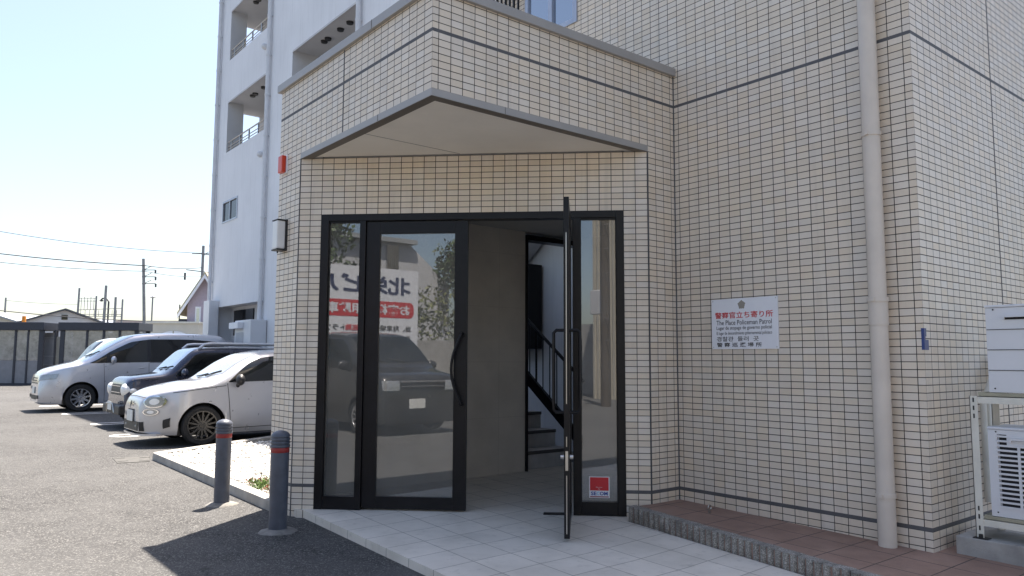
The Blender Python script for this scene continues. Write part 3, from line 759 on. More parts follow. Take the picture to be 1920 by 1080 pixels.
# ------------------------------------------------------------------ things on the tiled wall
sg = empty('police_sign', (2.49, -.665, 1.15), 'white police notice in several languages on the tiled wall', 'sign')
mb = MB(); mb.box(2.487, 2.4995, -.965, -.365, 1.15, 1.55); mb.build('board', 'sign_white', sg, bevel=.002)
def stext(body, x, z, w, hgt, mat, bold=0.0): text(body, (2.4855, -.365 - x, 1.15 + z), (0, -1, 0), (0, 0, 1), w, hgt, mat, sg, bold=bold)
stext('警察官立ち寄り所', .035, .243, .525, .052, 'sign_red', .012)
stext('The Place Policeman Patrol', .048, .192, .50, .037, 'print_black', .004)
stext('Lugar de stopage de governo policial', .048, .146, .50, .036, 'print_black', .004)
stext('El lugar de descendimiento gobernamental policiaco', .048, .107, .50, .032, 'print_black', .002)
stext('경찰관  들러  곳', .048, .062, .385, .038, 'print_black', .006)
stext('警 察 巡 邏 場 所', .048, .017, .41, .035, 'print_black', .012)
mb = MB(); c = Vector((2.4862, -.365 - .285, 1.15 + .348)); pts = []
for i in range(40):
    a = 2 * math.pi * i / 40 + math.pi / 2; rr = .032 + .0035 * math.cos(5 * (a - math.pi / 2)) + .002 * math.cos(10 * (a - math.pi / 2))
    pts.append((c.x, c.y - rr * math.cos(a), c.z + rr * math.sin(a)))
mb.poly(pts); mb.build('emblem', 'print_grey', sg)
mb = MB()
for yy in (-.38, -.95):
    for zz in (1.165, 1.535): mb.ell((2.4868, yy, zz), .002, .005, .005, 8, 5)
mb.build('screw', 'steel', sg)
rl = empty('alarm_lamp', (-.03, 2.46, 2.75), 'red rectangular alarm lamp on the narrow tiled wall', 'lamp')
mb = MB(); mb.box(-.010, -.0005, 2.385, 2.50, 2.735, 2.905); mb.build('base', 'sign_white', rl, bevel=.003)
mb = MB(); mb.box(-.05, -.0105, 2.405, 2.50, 2.745, 2.9); mb.build('lens', 'red_lens', rl, bevel=.008)
wl = empty('wall_lamp', (-.03, 2.4, 2.0), 'tall white wall lamp with dark housing beside the entrance', 'lamp')
mb = MB(); mb.box(-.018, -.0005, 2.345, 2.465, 2.02, 2.30); mb.build('housing', 'black_plastic', wl, bevel=.004)
mb = MB(); mb.box(-.095, -.0185, 2.350, 2.460, 2.035, 2.29); mb.build('diffuser', 'lamp_acrylic', wl, bevel=.012)
mb = MB(); mb.box(-.097, -.0, 2.342, 2.468, 2.291, 2.300); mb.box(-.097, 0, 2.342, 2.468, 2.022, 2.034); mb.box(-.07, -.06, 2.40, 2.41, 2.0, 2.018); mb.build('end_cap', 'black_plastic', wl)
bt = MB(); bt.box(2.4965, 2.56, -2.0035, -1.985, 1.135, 1.20); bt.box(2.4965, 2.53, -2.0035, -1.985, 1.222, 1.275)
bt.box(2.4968, 2.518, -2.0030, -1.985, 1.20, 1.222)
tag(bt.build('corner_tape', 'blue_tape'), 'small blue tape marker stuck on the wall corner', 'tape')

# ------------------------------------------------------------------ bollards
BL = empty('bollard', (-.30, 1.62, -.26), 'dark grey bollard with red band standing in the building shadow', 'bollard', 'bollards by the entrance')
mb = MB(); mb.lathe([(.068, .0), (.068, .60)], seg=32); mb.build('post', 'bollard_paint', BL, smooth=40, local=True)
mb = MB(); mb.lathe([(.0682, .6), (.0695, .602), (.0695, .636), (.0682, .638)], seg=32); mb.build('reflective_band', 'red_reflective', BL, smooth=40, local=True)
mb = MB(); pr = [(.068, .638)]
for z in (.642, .668, .694): pr += [(.0735, z), (.0745, z + .009), (.0725, z + .016), (.067, z + .018), (.067, z + .024)]
pr += [(.072, .72), (.071, .732), (.06, .748), (.04, .760), (.018, .766), (0, .768)]
mb.lathe(pr, seg=32); mb.build('cap', 'bollard_paint', BL, smooth=35, local=True)
mb = MB(); prf = [(.15, -.01), (.14, .004), (.118, .014), (.09, .022), (.069, .026)]; mb.lathe(prf, seg=20)
rng = random.Random(9); mb.v = [(x * rng.uniform(.9, 1.12), y * rng.uniform(.9, 1.12), z) for x, y, z in mb.v]; mb.build('footing', 'footing_concrete', BL, smooth=60, local=True)
B2 = copy_tree(BL); B2.location = (-.285, 2.97, -.26); B2.rotation_euler.z = 1.1; B2['label'] = 'dark grey bollard with sunlit top standing beside the gravel bed'

# ------------------------------------------------------------------ outdoor units on their rack
rk = empty('unit_rack', (2.8, -2.7, -.03), 'cream steel rack carrying two outdoor units', 'rack')
RX, RY0, RY1 = 2.66, -2.19, -3.25
mb = MB()
for x in (RX, RX + .36):
    for y in (RY0, RY1):
        mb.box(x, x + .004, y - .045, y, -.03, .845); mb.box(x, x + .04, y - .004 if y == RY0 else y - .045, y if y == RY0 else y - .041, -.03, .845)
mb.build('upright', 'rack_cream', rk)
mb = MB()
for z in (.80, .045):
    for x in (RX + .004, RX + .356): mb.box(x, x + .004, RY1, RY0 - .045, z, z + .045); mb.box(x if x < 2.8 else x - .03, x + .034 if x < 2.8 else x + .004, RY1, RY0 - .045, z + .041, z + .045)
    mb.box(RX + .04, RX + .35, RY0 - .05, RY0 - .005, z, z + .03)
mb.build('rail', 'rack_cream', rk)
mb = MB()
for z in (.848, .092): mb.box(RX + .005, RX + .36, RY0 - .09, RY0 - .05, z - .002, z + .022); mb.box(RX + .005, RX + .36, RY1 + .14, RY1 + .18, z - .002, z + .022); mb.box(RX + .006, RX + .05, RY1, RY0 - .05, z - .002, z + .019)
mb.build('bearer', 'rack_dull', rk)
mb = MB()
for z in (.82, .77, .72, .15, .10, .03): mb.box(RX - .001, RX + .001, RY0 - .027, RY0 - .018, z - .014, z + .014)
mb.box(RX - .03, RX + .03, RY0 - .075, RY0 + .01, -.032, -.027); mb.lathe([(.012, -.027), (.012, -.005), (0, -.003)], (RX - .012, RY0 - .03, 0), seg=8)
mb.build('slot_and_bolt', 'black_plastic', rk)
bb = MB(); bb.box(2.62, 3.12, -3.4, -2.085, -.165, -.033); tag(bb.build('base_block', 'concrete', bevel=.006), 'grey concrete base block under the unit rack', 'block')
def unit(loc, label, grille):
    u = empty('outdoor_unit', loc, label, 'outdoor unit', 'air conditioner outdoor units')
    x0, x1, y0, y1, h_ = 0, .30, -.78, 0, .54
    m2 = MB(); m2.box(x0 + .012, x1, y0, y1, .0, h_ - .012); m2.build('casing', 'unit_white', u, bevel=.012, local=True)
    m2 = MB(); m2.box(x0 - .004, x1 + .004, y0 - .004, y1 + .004, h_ - .012, h_ + .004); m2.build('lid', 'unit_white', u, bevel=.006, local=True)
    m2 = MB()
    if grille:
        m2.box(x0 + .006, x0 + .011, -.06 - .38, -.06, .05, h_ - .03); m2.build('fan_recess', 'dark_void', u, local=True)
        m2 = MB()
        # frame round the recess and bars
        m2.box(x0, x0 + .014, y0, -.45, .0, h_ - .013); m2.box(x0, x0 + .014, -.05, y1, .0, h_ - .013)
        m2.box(x0, x0 + .014, -.45, -.05, .0, .055); m2.box(x0, x0 + .014, -.45, -.05, h_ - .04, h_ - .013); m2.box(x0, x0 + .014, -.45, -.102, h_ - .105, h_ - .04)
        m2.build('front_panel', 'unit_white', u, local=True)
        m2 = MB()
        for i in range(16): z = .055 + i * .0285; m2.box(x0 - .003, x0 + .008, -.452, -.048, z, z + .0115)
        for y in (-.165, -.295): m2.box(x0 - .004, x0 + .009, y - .007, y + .007, .05, h_ - .1)
        m2.build('grille', 'unit_white', u, local=True)
    else:
        m2.box(x0 + .002, x0 + .013, y0, y1, .0, h_ - .013); m2.build('front_panel', 'unit_white', u, bevel=.004, local=True)
        m2 = MB()
        for z in (.135, .262, .388): m2.box(x0 - .001, x0 + .003, y0 + .01, y1 - .004, z, z + .005)
        m2.build('groove', 'sealant', u, local=True)
    m2 = MB(); hz = h_ - .075 if not grille else h_ - .072; hy = -.11 if not grille else -.13
    m2.box(x0 - .016, x0 + .004, hy - .12, hy, hz, hz + .014); m2.box(x0 - .016, x0 + .004, hy - .128, hy - .12, hz - .012, hz + .014); m2.box(x0 - .016, x0 + .004, hy, hy + .008, hz - .012, hz + .014)
    m2.build('handle', 'unit_white', u, local=True)
    m2 = MB(); m2.box(x0 - .002, x0 + .004, hy - .12, hy, hz - .014, hz); m2.build('handle_recess', 'dark_void', u, local=True)
    m2 = MB()
    for y, z in ((-.035, .025), (-.045, h_ - .025)): m2.ell((x0, y, z), .003, .005, .005, 8, 5)
    m2.build('screw', 'black_plastic', u, local=True)
    return u
unit((2.675, -2.30, .87), 'closed panel white outdoor unit standing on top of the rack', False)
unit((2.675, -2.28, .114), 'white outdoor unit with slatted fan grille on the lower shelf of the rack', True)
mb = MB()
for i, (x, y) in enumerate(((3.25, -2.06), (3.36, -2.05), (3.45, -2.06))): mb.tube([(x, y, .1), (x, y, .78), (x + .1, y - .03, .95), (x + .3, y, 1.1)], .022, 8)
tag(mb.build('refrigerant_pipes', 'rack_cream', smooth=50), 'wrapped cream pipes behind the outdoor units', 'pipes')

# ------------------------------------------------------------------ white building
WX = 5.0; H1, H2, YS = 13.4, 10.4, 13.6  # unseen lower roof part is shaped to let sun reach the hatchback
WB = empty('white_building', (7, 12, G0), 'white rendered apartment building with recessed balconies behind the parked cars', 'building')
def holewall(mb, y0, y1, z0, z1, holes):
    ys = sorted({y0, y1} | {h[0] for h in holes} | {h[1] for h in holes}); zs = sorted({z0, z1} | {h[2] for h in holes} | {h[3] for h in holes})
    ys = [y for y in ys if y0 <= y <= y1]; zs = [z for z in zs if z0 <= z <= z1]
    for a, b in zip(ys, ys[1:]):
        for c, d in zip(zs, zs[1:]):
            if any(h[0] <= a and b <= h[1] and h[2] <= c and d <= h[3] for h in holes): continue
            mb.quad((WX, b, c), (WX, a, c), (WX, a, d), (WX, b, d))
bal = [(16.35, 19.67, 7.47, 9.12), (16.35, 19.67, 10.47, 12.12), (10.86, 14.62, 7.47, 9.27 - .1)]
win = (18.42, 19.75, 5.22, 5.90); gf = (16.15, 19.95, G0, 2.62)
m_ = MB(); holewall(m_, YS, 20.6, G0, H1, bal[:2] + [(YS, 14.62, 7.47, 9.17), win, gf]); holewall(m_, 2.7, YS, G0, H2, [(10.86, YS, 7.47, 9.17)])

ex_ = [WX, WX + .5, WX + 1.35, 12]; ez_ = [G0, 7.3, 9.12, 10.3, 12.12, H1]
for i in range(3):
    for j in range(5):
        if i == 1 and j in (1, 3): continue
        m_.quad((ex_[i], 20.6, ez_[j]), (ex_[i + 1], 20.6, ez_[j]), (ex_[i + 1], 20.6, ez_[j + 1]), (ex_[i], 20.6, ez_[j + 1]))
m_.quad((WX, YS, H2), (12, YS, H2), (12, YS, H1), (WX, YS, H1)); m_.quad((WX, 2.7, G0), (12, 2.7, G0), (12, 2.7, H2), (WX, 2.7, H2))
m_.quad((12, 2.7, G0), (12, 20.6, G0), (12, 20.6, H2), (12, 2.7, H2)); m_.quad((12, YS, H2), (12, 20.6, H2), (12, 20.6, H1), (12, YS, H1))
m_.build('wall', 'white_plaster', WB)
mb = MB(); mb.box(WX - .1, 12.1, YS, 20.7, H1, H1 + .2); mb.box(WX - .1, 12.1, 2.6, YS - .01, H2, H2 + .2); mb.build('roof', 'trim_metal', WB)
def recess(y0, y1, z0, z1, depth=1.35, see=None):
    m2 = MB(); X0, X1 = WX, WX + depth; XS = WX + .5 if y1 > 19 else X1
    m2.quad((X0, y1, z0 - .9), (XS, y1, z0 - .9), (XS, y1, z1), (X0, y1, z1))
    if XS < X1: m2.quad((XS, y1, z0 - .9), (XS, 20.6, z0 - .9), (XS, 20.6, z1), (XS, y1, z1)); m2.quad((X1, y1, z0 - .9), (X1, 20.6, z0 - .9), (X1, 20.6, z1), (X1, y1, z1)); m2.quad((XS, y1, z1), (X1, y1, z1), (X1, 20.6, z1), (XS, 20.6, z1)); m2.quad((XS, y1, z0 - .9), (X1, y1, z0 - .9), (X1, 20.6, z0 - .9), (XS, 20.6, z0 - .9))
    m2.quad((X0, y0, z0), (X1, y0, z0), (X1, y0, z1), (X0, y0, z1))
    m2.quad((X0, y0, z1), (X1, y0, z1), (X1, y1, z1), (X0, y1, z1)); m2.quad((X0, y0, z0 - .9), (X1, y0, z0 - .9), (X1, y1, z0 - .9), (X0, y1, z0 - .9))
    m2.quad((X1, y0, z0 - .9), (X1, y1, z0 - .9), (X1, y1, z1), (X1, y0, z1)); m2.quad((X0 + .15, y0, z0 - .9), (X0 + .15, y1, z0 - .9), (X0 + .15, y1, z0), (X0 + .15, y0, z0)); m2.quad((X0, y0, z0), (X0 + .15, y0, z0), (X0 + .15, y1, z0), (X0, y1, z0))
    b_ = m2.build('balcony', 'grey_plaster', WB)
    m2 = MB(); X = WX + .05
    for z in (.10, .19, .34): m2.tube([(X, y0, z0 + z), (X, y1, z0 + z)], .014 if z < .3 else .022, 6)
    yy = y1 - .35
    while yy > y0: m2.box(X - .02, X + .02, yy - .015, yy + .015, z0, z0 + .34); yy -= .75
    m2.build('railing', 'steel', b_)
    m2 = MB(); yy = y1 - 1.1
    for k in range(4):
        m2.lathe([(.0, z1 - .05), (.08, z1 - .05), (.09, z1)], (WX + .38, yy, 0), seg=14); yy -= (.22, .7, .5, .6)[k]
    m2.build('ceiling_light', 'black_plastic', b_, smooth=30)
    m2 = MB(); m2.box(WX - .004, WX + .012, y0, y1, z1 - .05, z1 + .0); m2.build('drip_edge', 'grey_plaster', b_)
    return b_
for b in bal: recess(*b)
mb = MB(); mb.box(WX + 1.28, WX + 1.33, 18.7, 19.1, 8.25, 8.75); mb.build('exit_sign', 'green_sign', WB)
mb = MB(); mb.box(WX - .02, WX + .05, win[0], win[0] + .05, win[2], win[3]); mb.box(WX - .02, WX + .05, win[1] - .05, win[1], win[2], win[3]); mb.box(WX - .02, WX + .05, win[0] + .0501, win[1] - .0501, win[2], win[2] + .05); mb.box(WX - .02, WX + .05, win[0] + .0501, win[1] - .0501, win[3] - .05, win[3]); mb.box(WX - .01, WX + .04, 19.1, 19.15, win[2] + .0501, win[3] - .0501)
wf = mb.build('window', 'frame_silver', WB)
mb = MB(); mb.box(WX + .02, WX + .03, win[0] + .05, win[1] - .05, win[2] + .05, win[3] - .05); mb.build('pane', 'privacy_glass', wf)
# ground floor recess
m2 = MB(); y0, y1, z0, z1 = gf; X1 = WX + .45
m2.quad((WX, y1, z0), (X1, y1, z0), (X1, y1, z1), (WX, y1, z1)); m2.quad((WX, y0, z0), (X1, y0, z0), (X1, y0, z1), (WX, y0, z1)); m2.quad((WX, y0, z1), (X1, y0, z1), (X1, y1, z1), (WX, y1, z1)); m2.quad((X1, y0, z0), (X1, y1, z0), (X1, y1, z1), (X1, y0, z1))
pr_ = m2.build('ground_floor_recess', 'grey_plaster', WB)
mb = MB(); mb.box(X1 - .04, X1 - .005, 17.95, 19.6, 1.75, 2.52); mb.build('window', 'privacy_glass', pr_)
mb = MB(); mb.box(WX + .1, WX + .2, 16.2, 19.94, G0, 1.45); mb.build('parapet', 'white_plaster', pr_)
mb = MB()
for y in (16.5, 16.62): mb.tube([(WX + .3, y, 0), (WX + .3, y, 2.6)], .04, 8)
mb.build('service_pipe', 'rack_cream', pr_, smooth=50)
def wpipe(y, z0, z1, r=.055):
    m2 = MB(); m2.tube([(WX - .085, y, z0), (WX - .085, y, z1)], r, 12); d_ = m2.build('downpipe', 'pale_pipe', WB, smooth=50)
    m2 = MB(); z = z0 + .7
    while z < z1: m2.tube([(WX - .085, y, z - .02), (WX - .085, y, z + .02)], r + .012, 12); m2.box(WX - .07, WX, y - .02, y + .02, z - .015, z + .015); z += 1.15
    m2.build('pipe_bracket', 'pale_pipe', d_, smooth=50)
wpipe(20.48, 1.6, H1, .06); wpipe(16.12, 1.9, H1, .06); wpipe(10.75, 1, H2, .06)
mb = MB()
for y, z in ((16.55, 9.9), (16.62, 6.78)):
    mb.ell((WX - .05, y, z), .09, .09, .09, 12, 8)
mb.build('vent_hood', 'pale_pipe', WB, smooth=80)
mb = MB(); mb.box(WX - .30, WX - .01, 19.75, 20.3, G0 + .15, 2.82); tag(mb.build('meter_cabinet', 'unit_white', bevel=.01), 'tall pale metal cabinet at the corner of the white building', 'cabinet')
cb = empty('boiler_cabinet', (4.7, 16.6, G0), 'pale grey boiler cabinet with open front hood beside the downpipe', 'cabinet')
mb = MB(); mb.box(4.55, 4.98, 15.75, 16.95, .3, 2.08); mb.build('casing', 'unit_white', cb, bevel=.012)
mb = MB(); mb.box(4.40, 4.545, 16.3, 17.0, 1.85, 2.02); mb.build('hood', 'sign_white', cb, bevel=.01)
mb = MB(); mb.box(4.545, 4.549, 16.25, 16.85, .6, 1.75); mb.build('door', 'shed_panel', cb)
mb = MB(); mb.box(4.6, 4.9, 15.8, 16.9, G0, .3); mb.build('plinth', 'concrete', cb)

# ------------------------------------------------------------------ cars (nose towards -X, near side towards -Y)
def make_car(name, loc, label, P, rz=0.0, group='parked cars'):
    root = empty(name, loc, label, 'car', group, rz)
    L_, W2, zt, zs, zl0 = P['L'], P['W'] / 2, P['zt'], P['zs'], P.get('zl', .2)
    wx, wr, ar = P['wheels'], P['wr'], P['ar']; nl, nh = 2.6, P.get('n', 4.5); taper = P.get('taper', .16)
    nose, tail = P.get('nose', .55), P.get('tail', .4); nround = P.get('nround', .22)
    def w(x):
        k = 1.0
        if x < nose: k -= nround * ((nose - x) / nose) ** P.get('nexp', 2.2)
        if x > L_ - tail: k -= .10 * ((x - L_ + tail) / tail) ** 2.2
        return W2 * k
    def ztop(x): return rcurve(zt, x)
    def zsh(x): return min(rcurve(zs, x), ztop(x) - .012)
    def zlow(x):
        z = zl0 + (.05 * max(0, 1 - x / .3))
        for c in wx:
            if abs(x - c) < ar: z = max(z, wr + math.sqrt(max(0, ar * ar - (x - c) ** 2)))
        return min(z, zsh(x) - .02)
    def side(x, z):
        s_ = zsh(x); t_ = ztop(x); ww = w(x)
        if z <= s_:
            t = max(0, (z - zl0)) / max(.05, s_ - zl0)
            return ww * (1 - .075 * (1 - min(t / .4, 1)) ** 2 - .045 * max(0, (t - .45) / .55) ** 2)
        yb = ww * (1 - .045); k = min(1, (z - s_) / max(1e-4, t_ - s_)); hh = min(1, (t_ - s_) / .35); n_ = nl + (nh - nl) * hh
        return max(0, yb * (1 - k ** n_) ** (1 / n_) - taper * (z - s_) * (1 - k ** 6) * 1.0)
    def top(x, y):
        a, b = zsh(x), ztop(x)
        for _ in range(26):
            m = (a + b) / 2
            if side(x, m) > abs(y): a = m
            else: b = m
        return a
    xs = [0, .008, .02, .04, .07, .11] + [i * .06 for i in range(3, int(L_ / .06))]
    for c in wx: xs += [c + ar * math.sin(R(a)) for a in range(-90, 91, 9)] + [c - ar - .004, c + ar + .004]
    xs += [L_ - .11, L_ - .06, L_ - .03, L_ - .01, L_]
    xs = sorted(set(round(x, 4) for x in xs if 0 <= x <= L_)); NL, NU = 9, 18; ring = []
    for x in xs:
        pts = []; z0, s_, t_ = zlow(x), zsh(x), ztop(x)
        for i in range(NL + 1): z = z0 + (s_ - z0) * i / NL; pts.append((x, side(x, z), z))
        for i in range(1, NU + 1):
            th = math.pi / 2 * i / NU; k = math.sin(th) ** .55 if i < NU else 1
            z = s_ + (t_ - s_) * (1 - (1 - math.sin(th)) ** 1.35); pts.append((x, side(x, z) if i < NU else 0, z))
        ring.append(pts)
    m2 = MB(); npt = NL + NU + 1
    for sgn in (-1, 1):
        base = len(m2.v); vs = [(p[0], p[1] * sgn, p[2]) for rg in ring for p in rg]
        fs = [(i * npt + j, (i + 1) * npt + j, (i + 1) * npt + j + 1, i * npt + j + 1) for i in range(len(xs) - 1) for j in range(npt - 1)]
        m2.raw(vs, fs)
    for rg in (ring[0], ring[-1]):
        m2.poly([(p[0], p[1], p[2]) for p in rg] + [(p[0], -p[1], p[2]) for p in rg[::-1][1:]])
    m2.build('body', P['paint'], root, smooth=38, local=True)
    m2 = MB(); m2.box(max(.3, nose * .75), L_ - .25, -W2 * .8, W2 * .8, zl0 - .02, zl0 + .12)
    for c in wx:
        for sgn in (-1, 1):
            ya, yb_ = sgn * (W2 - .03), sgn * (W2 - .36)
            def arc(u, v, c=c, ya=ya, yb_=yb_): a = math.pi * u; return (c + (ar + .002) * math.cos(a), ya + (yb_ - ya) * v, wr + (ar + .002) * math.sin(a))
            m2.grid(arc, 16, 1); m2.poly([(c + ar * math.cos(math.pi * i / 16), yb_, wr + ar * math.sin(math.pi * i / 16)) for i in range(17)] + [(c - ar, yb_, .16), (c + ar, yb_, .16)])
    m2.build('underbody', 'black_plastic', root, local=True)
    # glass
    def winpanel(x0, x1, lo, hi, off=.005, nu=16, nv=5, sgn=-1):
        def fn(u, v):
            x = x0 + (x1 - x0) * u; a, b = rcurve(lo, x) if len(lo) > 2 else lo[0][1] + (lo[-1][1] - lo[0][1]) * (x - lo[0][0]) / (lo[-1][0] - lo[0][0]), rcurve(hi, x)
            z = a + (max(a + .002, b) - a) * v; return (x, sgn * (side(x, z) + off), z)
        return fn
    for (x0, x1, lo, hi, mt) in P['sidewin']:
        m2 = MB()
        for sgn in (-1, 1): m2.grid(winpanel(x0, x1, lo, hi, sgn=sgn), 18, 6)
        m2.build('side_window', mt, root, smooth=60, local=True)
    xb, xt, wb, wt = P['wind']; m2 = MB()
    def ws(u, v, xb=xb, xt=xt, wb=wb, wt=wt):
        x = xb + (xt - xb) * u; yy = (wb + (wt - wb) * u) * (2 * v - 1); x2 = x + .10 * (2 * v - 1) ** 2 * (1 - u * .5) * P.get('wcurve', 1); return (x2, yy, top(x2, yy) + .006)
    m2.grid(ws, 14, 16); m2.build('windscreen', P.get('wmat', 'wind_glass'), root, smooth=80, local=True)
    # seams, lines
    m2 = MB()
    for (xa, za, xb2, zb2) in P['seams']:
        for sgn in (-1, 1):
            n_ = 8
            def fn(u, v, sgn=sgn):
                x, z = xa + (xb2 - xa) * u, za + (zb2 - za) * u
                if abs(zb2 - za) > abs(xb2 - xa): x += (v - .5) * .010
                else: z += (v - .5) * .010
                return (x, sgn * (side(x, z) + .0025), z)
            m2.grid(fn, n_, 1)
    m2.build('panel_gap', 'black_plastic', root, local=True)
    m2 = MB()
    for (x, z) in P['handles']:
        for sgn in (-1, 1): y = sgn * (side(x, z) + .012); m2.ell((x, y, z), .075, .014, .014, 12, 8)
    if P['handles']: m2.build('door_handle', P.get('hmat', P['paint']), root, smooth=80, local=True)
    mx, mz, mmat = P['mirror']
    for sgn in (-1, 1):
        m2 = MB(); y = sgn * (side(mx, mz - .06)); m2.ell((mx, y + sgn * .14, mz), .07, .125, .09, 14, 10, Matrix.Rotation(sgn * .25, 3, 'Z'))
        m2.tube([(mx + .01, y - sgn * .01, mz - .10), (mx, y + sgn * .08, mz - .045)], .032, 8); m2.build('wing_mirror', mmat, root, smooth=70, local=True)
    # wheels
    for c in wx:
        for sgn in (-1, 1):
            yc = sgn * (W2 - .105); hw = .095
            prof = [(wr * .70, -hw * .9), (wr * .80, -hw), (wr * .93, -hw), (wr * .985, -hw * .75), (wr, -hw * .45), (wr, hw * .45), (wr * .985, hw * .75), (wr * .93, hw), (wr * .80, hw), (wr * .70, hw * .9)]
            m2 = MB(); m2.lathe(prof, axis='Y', seg=36); whl = m2.build('wheel', 'rubber', root, smooth=40, local=True); whl.location = (c, yc, wr)
            rr = wr * P.get('rimf', .70); m2 = MB(); yo = sgn * hw
            m2.lathe([(rr * 1.02, yo * .93), (rr * 1.0, yo * 1.0), (rr * .93, yo * .97), (rr * .90, yo * .75), (rr * .90, -yo * .4)], axis='Y', seg=36)
            nsp = P['spokes']
            for i in range(nsp):
                a = 2 * math.pi * i / nsp + .2; ca, sa = math.cos(a), math.sin(a); d = Vector((ca, 0, sa)); t = Vector((-sa, 0, ca)); sw = P.get('sw', .014)
                p0 = d * rr * .12; p1 = d * rr * .93
                q0, q1 = yo * .80, yo * .94
                m2.raw([p0 + t * sw * 1.4 + Y3 * q0, p0 - t * sw * 1.4 + Y3 * q0, p1 - t * sw + Y3 * q1, p1 + t * sw + Y3 * q1,
                        p0 + t * sw * 1.4 + Y3 * (q0 - yo * .25), p0 - t * sw * 1.4 + Y3 * (q0 - yo * .25), p1 - t * sw + Y3 * (q1 - yo * .25), p1 + t * sw + Y3 * (q1 - yo * .25)],
                       [(0, 1, 2, 3), (7, 6, 5, 4), (0, 4, 5, 1), (1, 5, 6, 2), (2, 6, 7, 3), (3, 7, 4, 0)])
            m2.lathe([(0, yo * .92), (rr * .16, yo * .90), (rr * .2, yo * .78), (rr * .2, yo * .5)], axis='Y', seg=20)
            m2.build('rim', P['rim'], whl, smooth=40, local=True)
            m2 = MB(); m2.lathe([(0, yo * .30), (rr * .72, yo * .30), (rr * .72, yo * .2)], axis='Y', seg=28)
            m2.build('brake_disc', P.get('disc', 'rubber'), whl, smooth=40, local=True)
    m2 = MB()
    for v0, v1 in ((.30, .06), (.62, .34)):
        m2.tube([Vector(ws(.01, v0)) + Vector((-.01, 0, .012)), Vector(ws(.07, (v0 + v1) / 2)) + Vector((0, 0, .012)), Vector(ws(.10, v1)) + Vector((0, 0, .012))], .010, 6)
    m2.build('wiper', 'black_plastic', root, local=True)
    return root, side, top, ztop, zsh
def front_patch(root, side, ztopf, z0, z1, y0, y1, name, mat, off=.006, ny=10, nz=5, shape=None, P=None):
    """panel on the nose: for each (y,z) finds x on the shell"""
    def xat(y, z):
        a, b = 0.0, 1.2
        f = lambda x: (z <= ztopf(x)) and side(x, z) >= abs(y)
        if f(0.0): return 0.0
        for _ in range(30):
            m = (a + b) / 2
            if f(m): b = m
            else: a = m
        return b
    m2 = MB()
    def fn(u, v):
        y = y0 + (y1 - y0) * u; z = z0 + (z1 - z0) * v
        if shape: y, z = shape(u, v)
        x = xat(y, z); e = .012
        gy = (xat(y + e, z) - xat(y - e, z)) / (2 * e); gz = (xat(y, z + e) - xat(y, z - e)) / (2 * e)
        gy = max(-4, min(4, gy)); gz = max(-4, min(4, gz)); nv = Vector((-1, gy, gz)).normalized()
        p = Vector((x, y, z)) + nv * (off + .004); return p
    m2.grid(fn, max(ny, 12), max(nz, 8)); return m2.build(name, mat, root, smooth=60, local=True), xat
def disc_shape(cy, cz, ry, rz):
    return lambda u, v: (cy + ry * u * math.cos(2 * math.pi * v), cz + rz * u * math.sin(2 * math.pi * v))

# --- pearl white small hatchback
PF = dict(L=3.66, W=1.63, zt=[(0, .60), (.015, .68), (.05, .74), (.12, .795), (.28, .86), (.48, .905), (.72, .95), (.94, .985), (1.12, 1.10), (1.40, 1.29), (1.65, 1.40), (1.95, 1.455), (2.3, 1.47), (2.9, 1.42), (3.25, 1.30), (3.45, 1.05), (3.6, .80), (3.66, .60)],
          zs=[(0, .56), (.05, .66), (.2, .74), (.5, .81), (.9, .87), (1.4, .91), (2.4, .94), (3.3, .95), (3.66, .58)], zl=.17, wheels=(.82, 3.12), wr=.30, ar=.345, n=3.6, taper=.20, nose=.62, nround=.45, nexp=1.6, paint='paint_pearl', rim='rim_grey', spokes=14, sw=.011, rimf=.74, disc='rubber',
          sidewin=[(1.20, 2.35, [(1.2, .945), (2.35, .975)], [(1.2, .955), (1.36, 1.10), (1.55, 1.24), (1.75, 1.325), (2.0, 1.355), (2.35, 1.355)], 'car_glass'), (2.42, 3.05, [(2.42, .98), (3.05, 1.0)], [(2.42, 1.35), (2.75, 1.31), (3.05, 1.16)], 'car_glass')],
          wind=(.98, 1.62, .60, .50), wcurve=1.6, seams=[(1.24, .24, 1.18, .93), (2.40, .30, 2.42, .95), (1.24, .24, 2.40, .26), (.40, .80, 1.16, .895)], handles=[(2.25, .80)], hmat='chrome', mirror=(1.33, .985, 'black_plastic'))
car, sd, tp, zt_, zs_ = make_car('small_hatchback', (.20, 8.67, G0), 'pearl white rounded small hatchback parked nearest the gravel bed', PF)
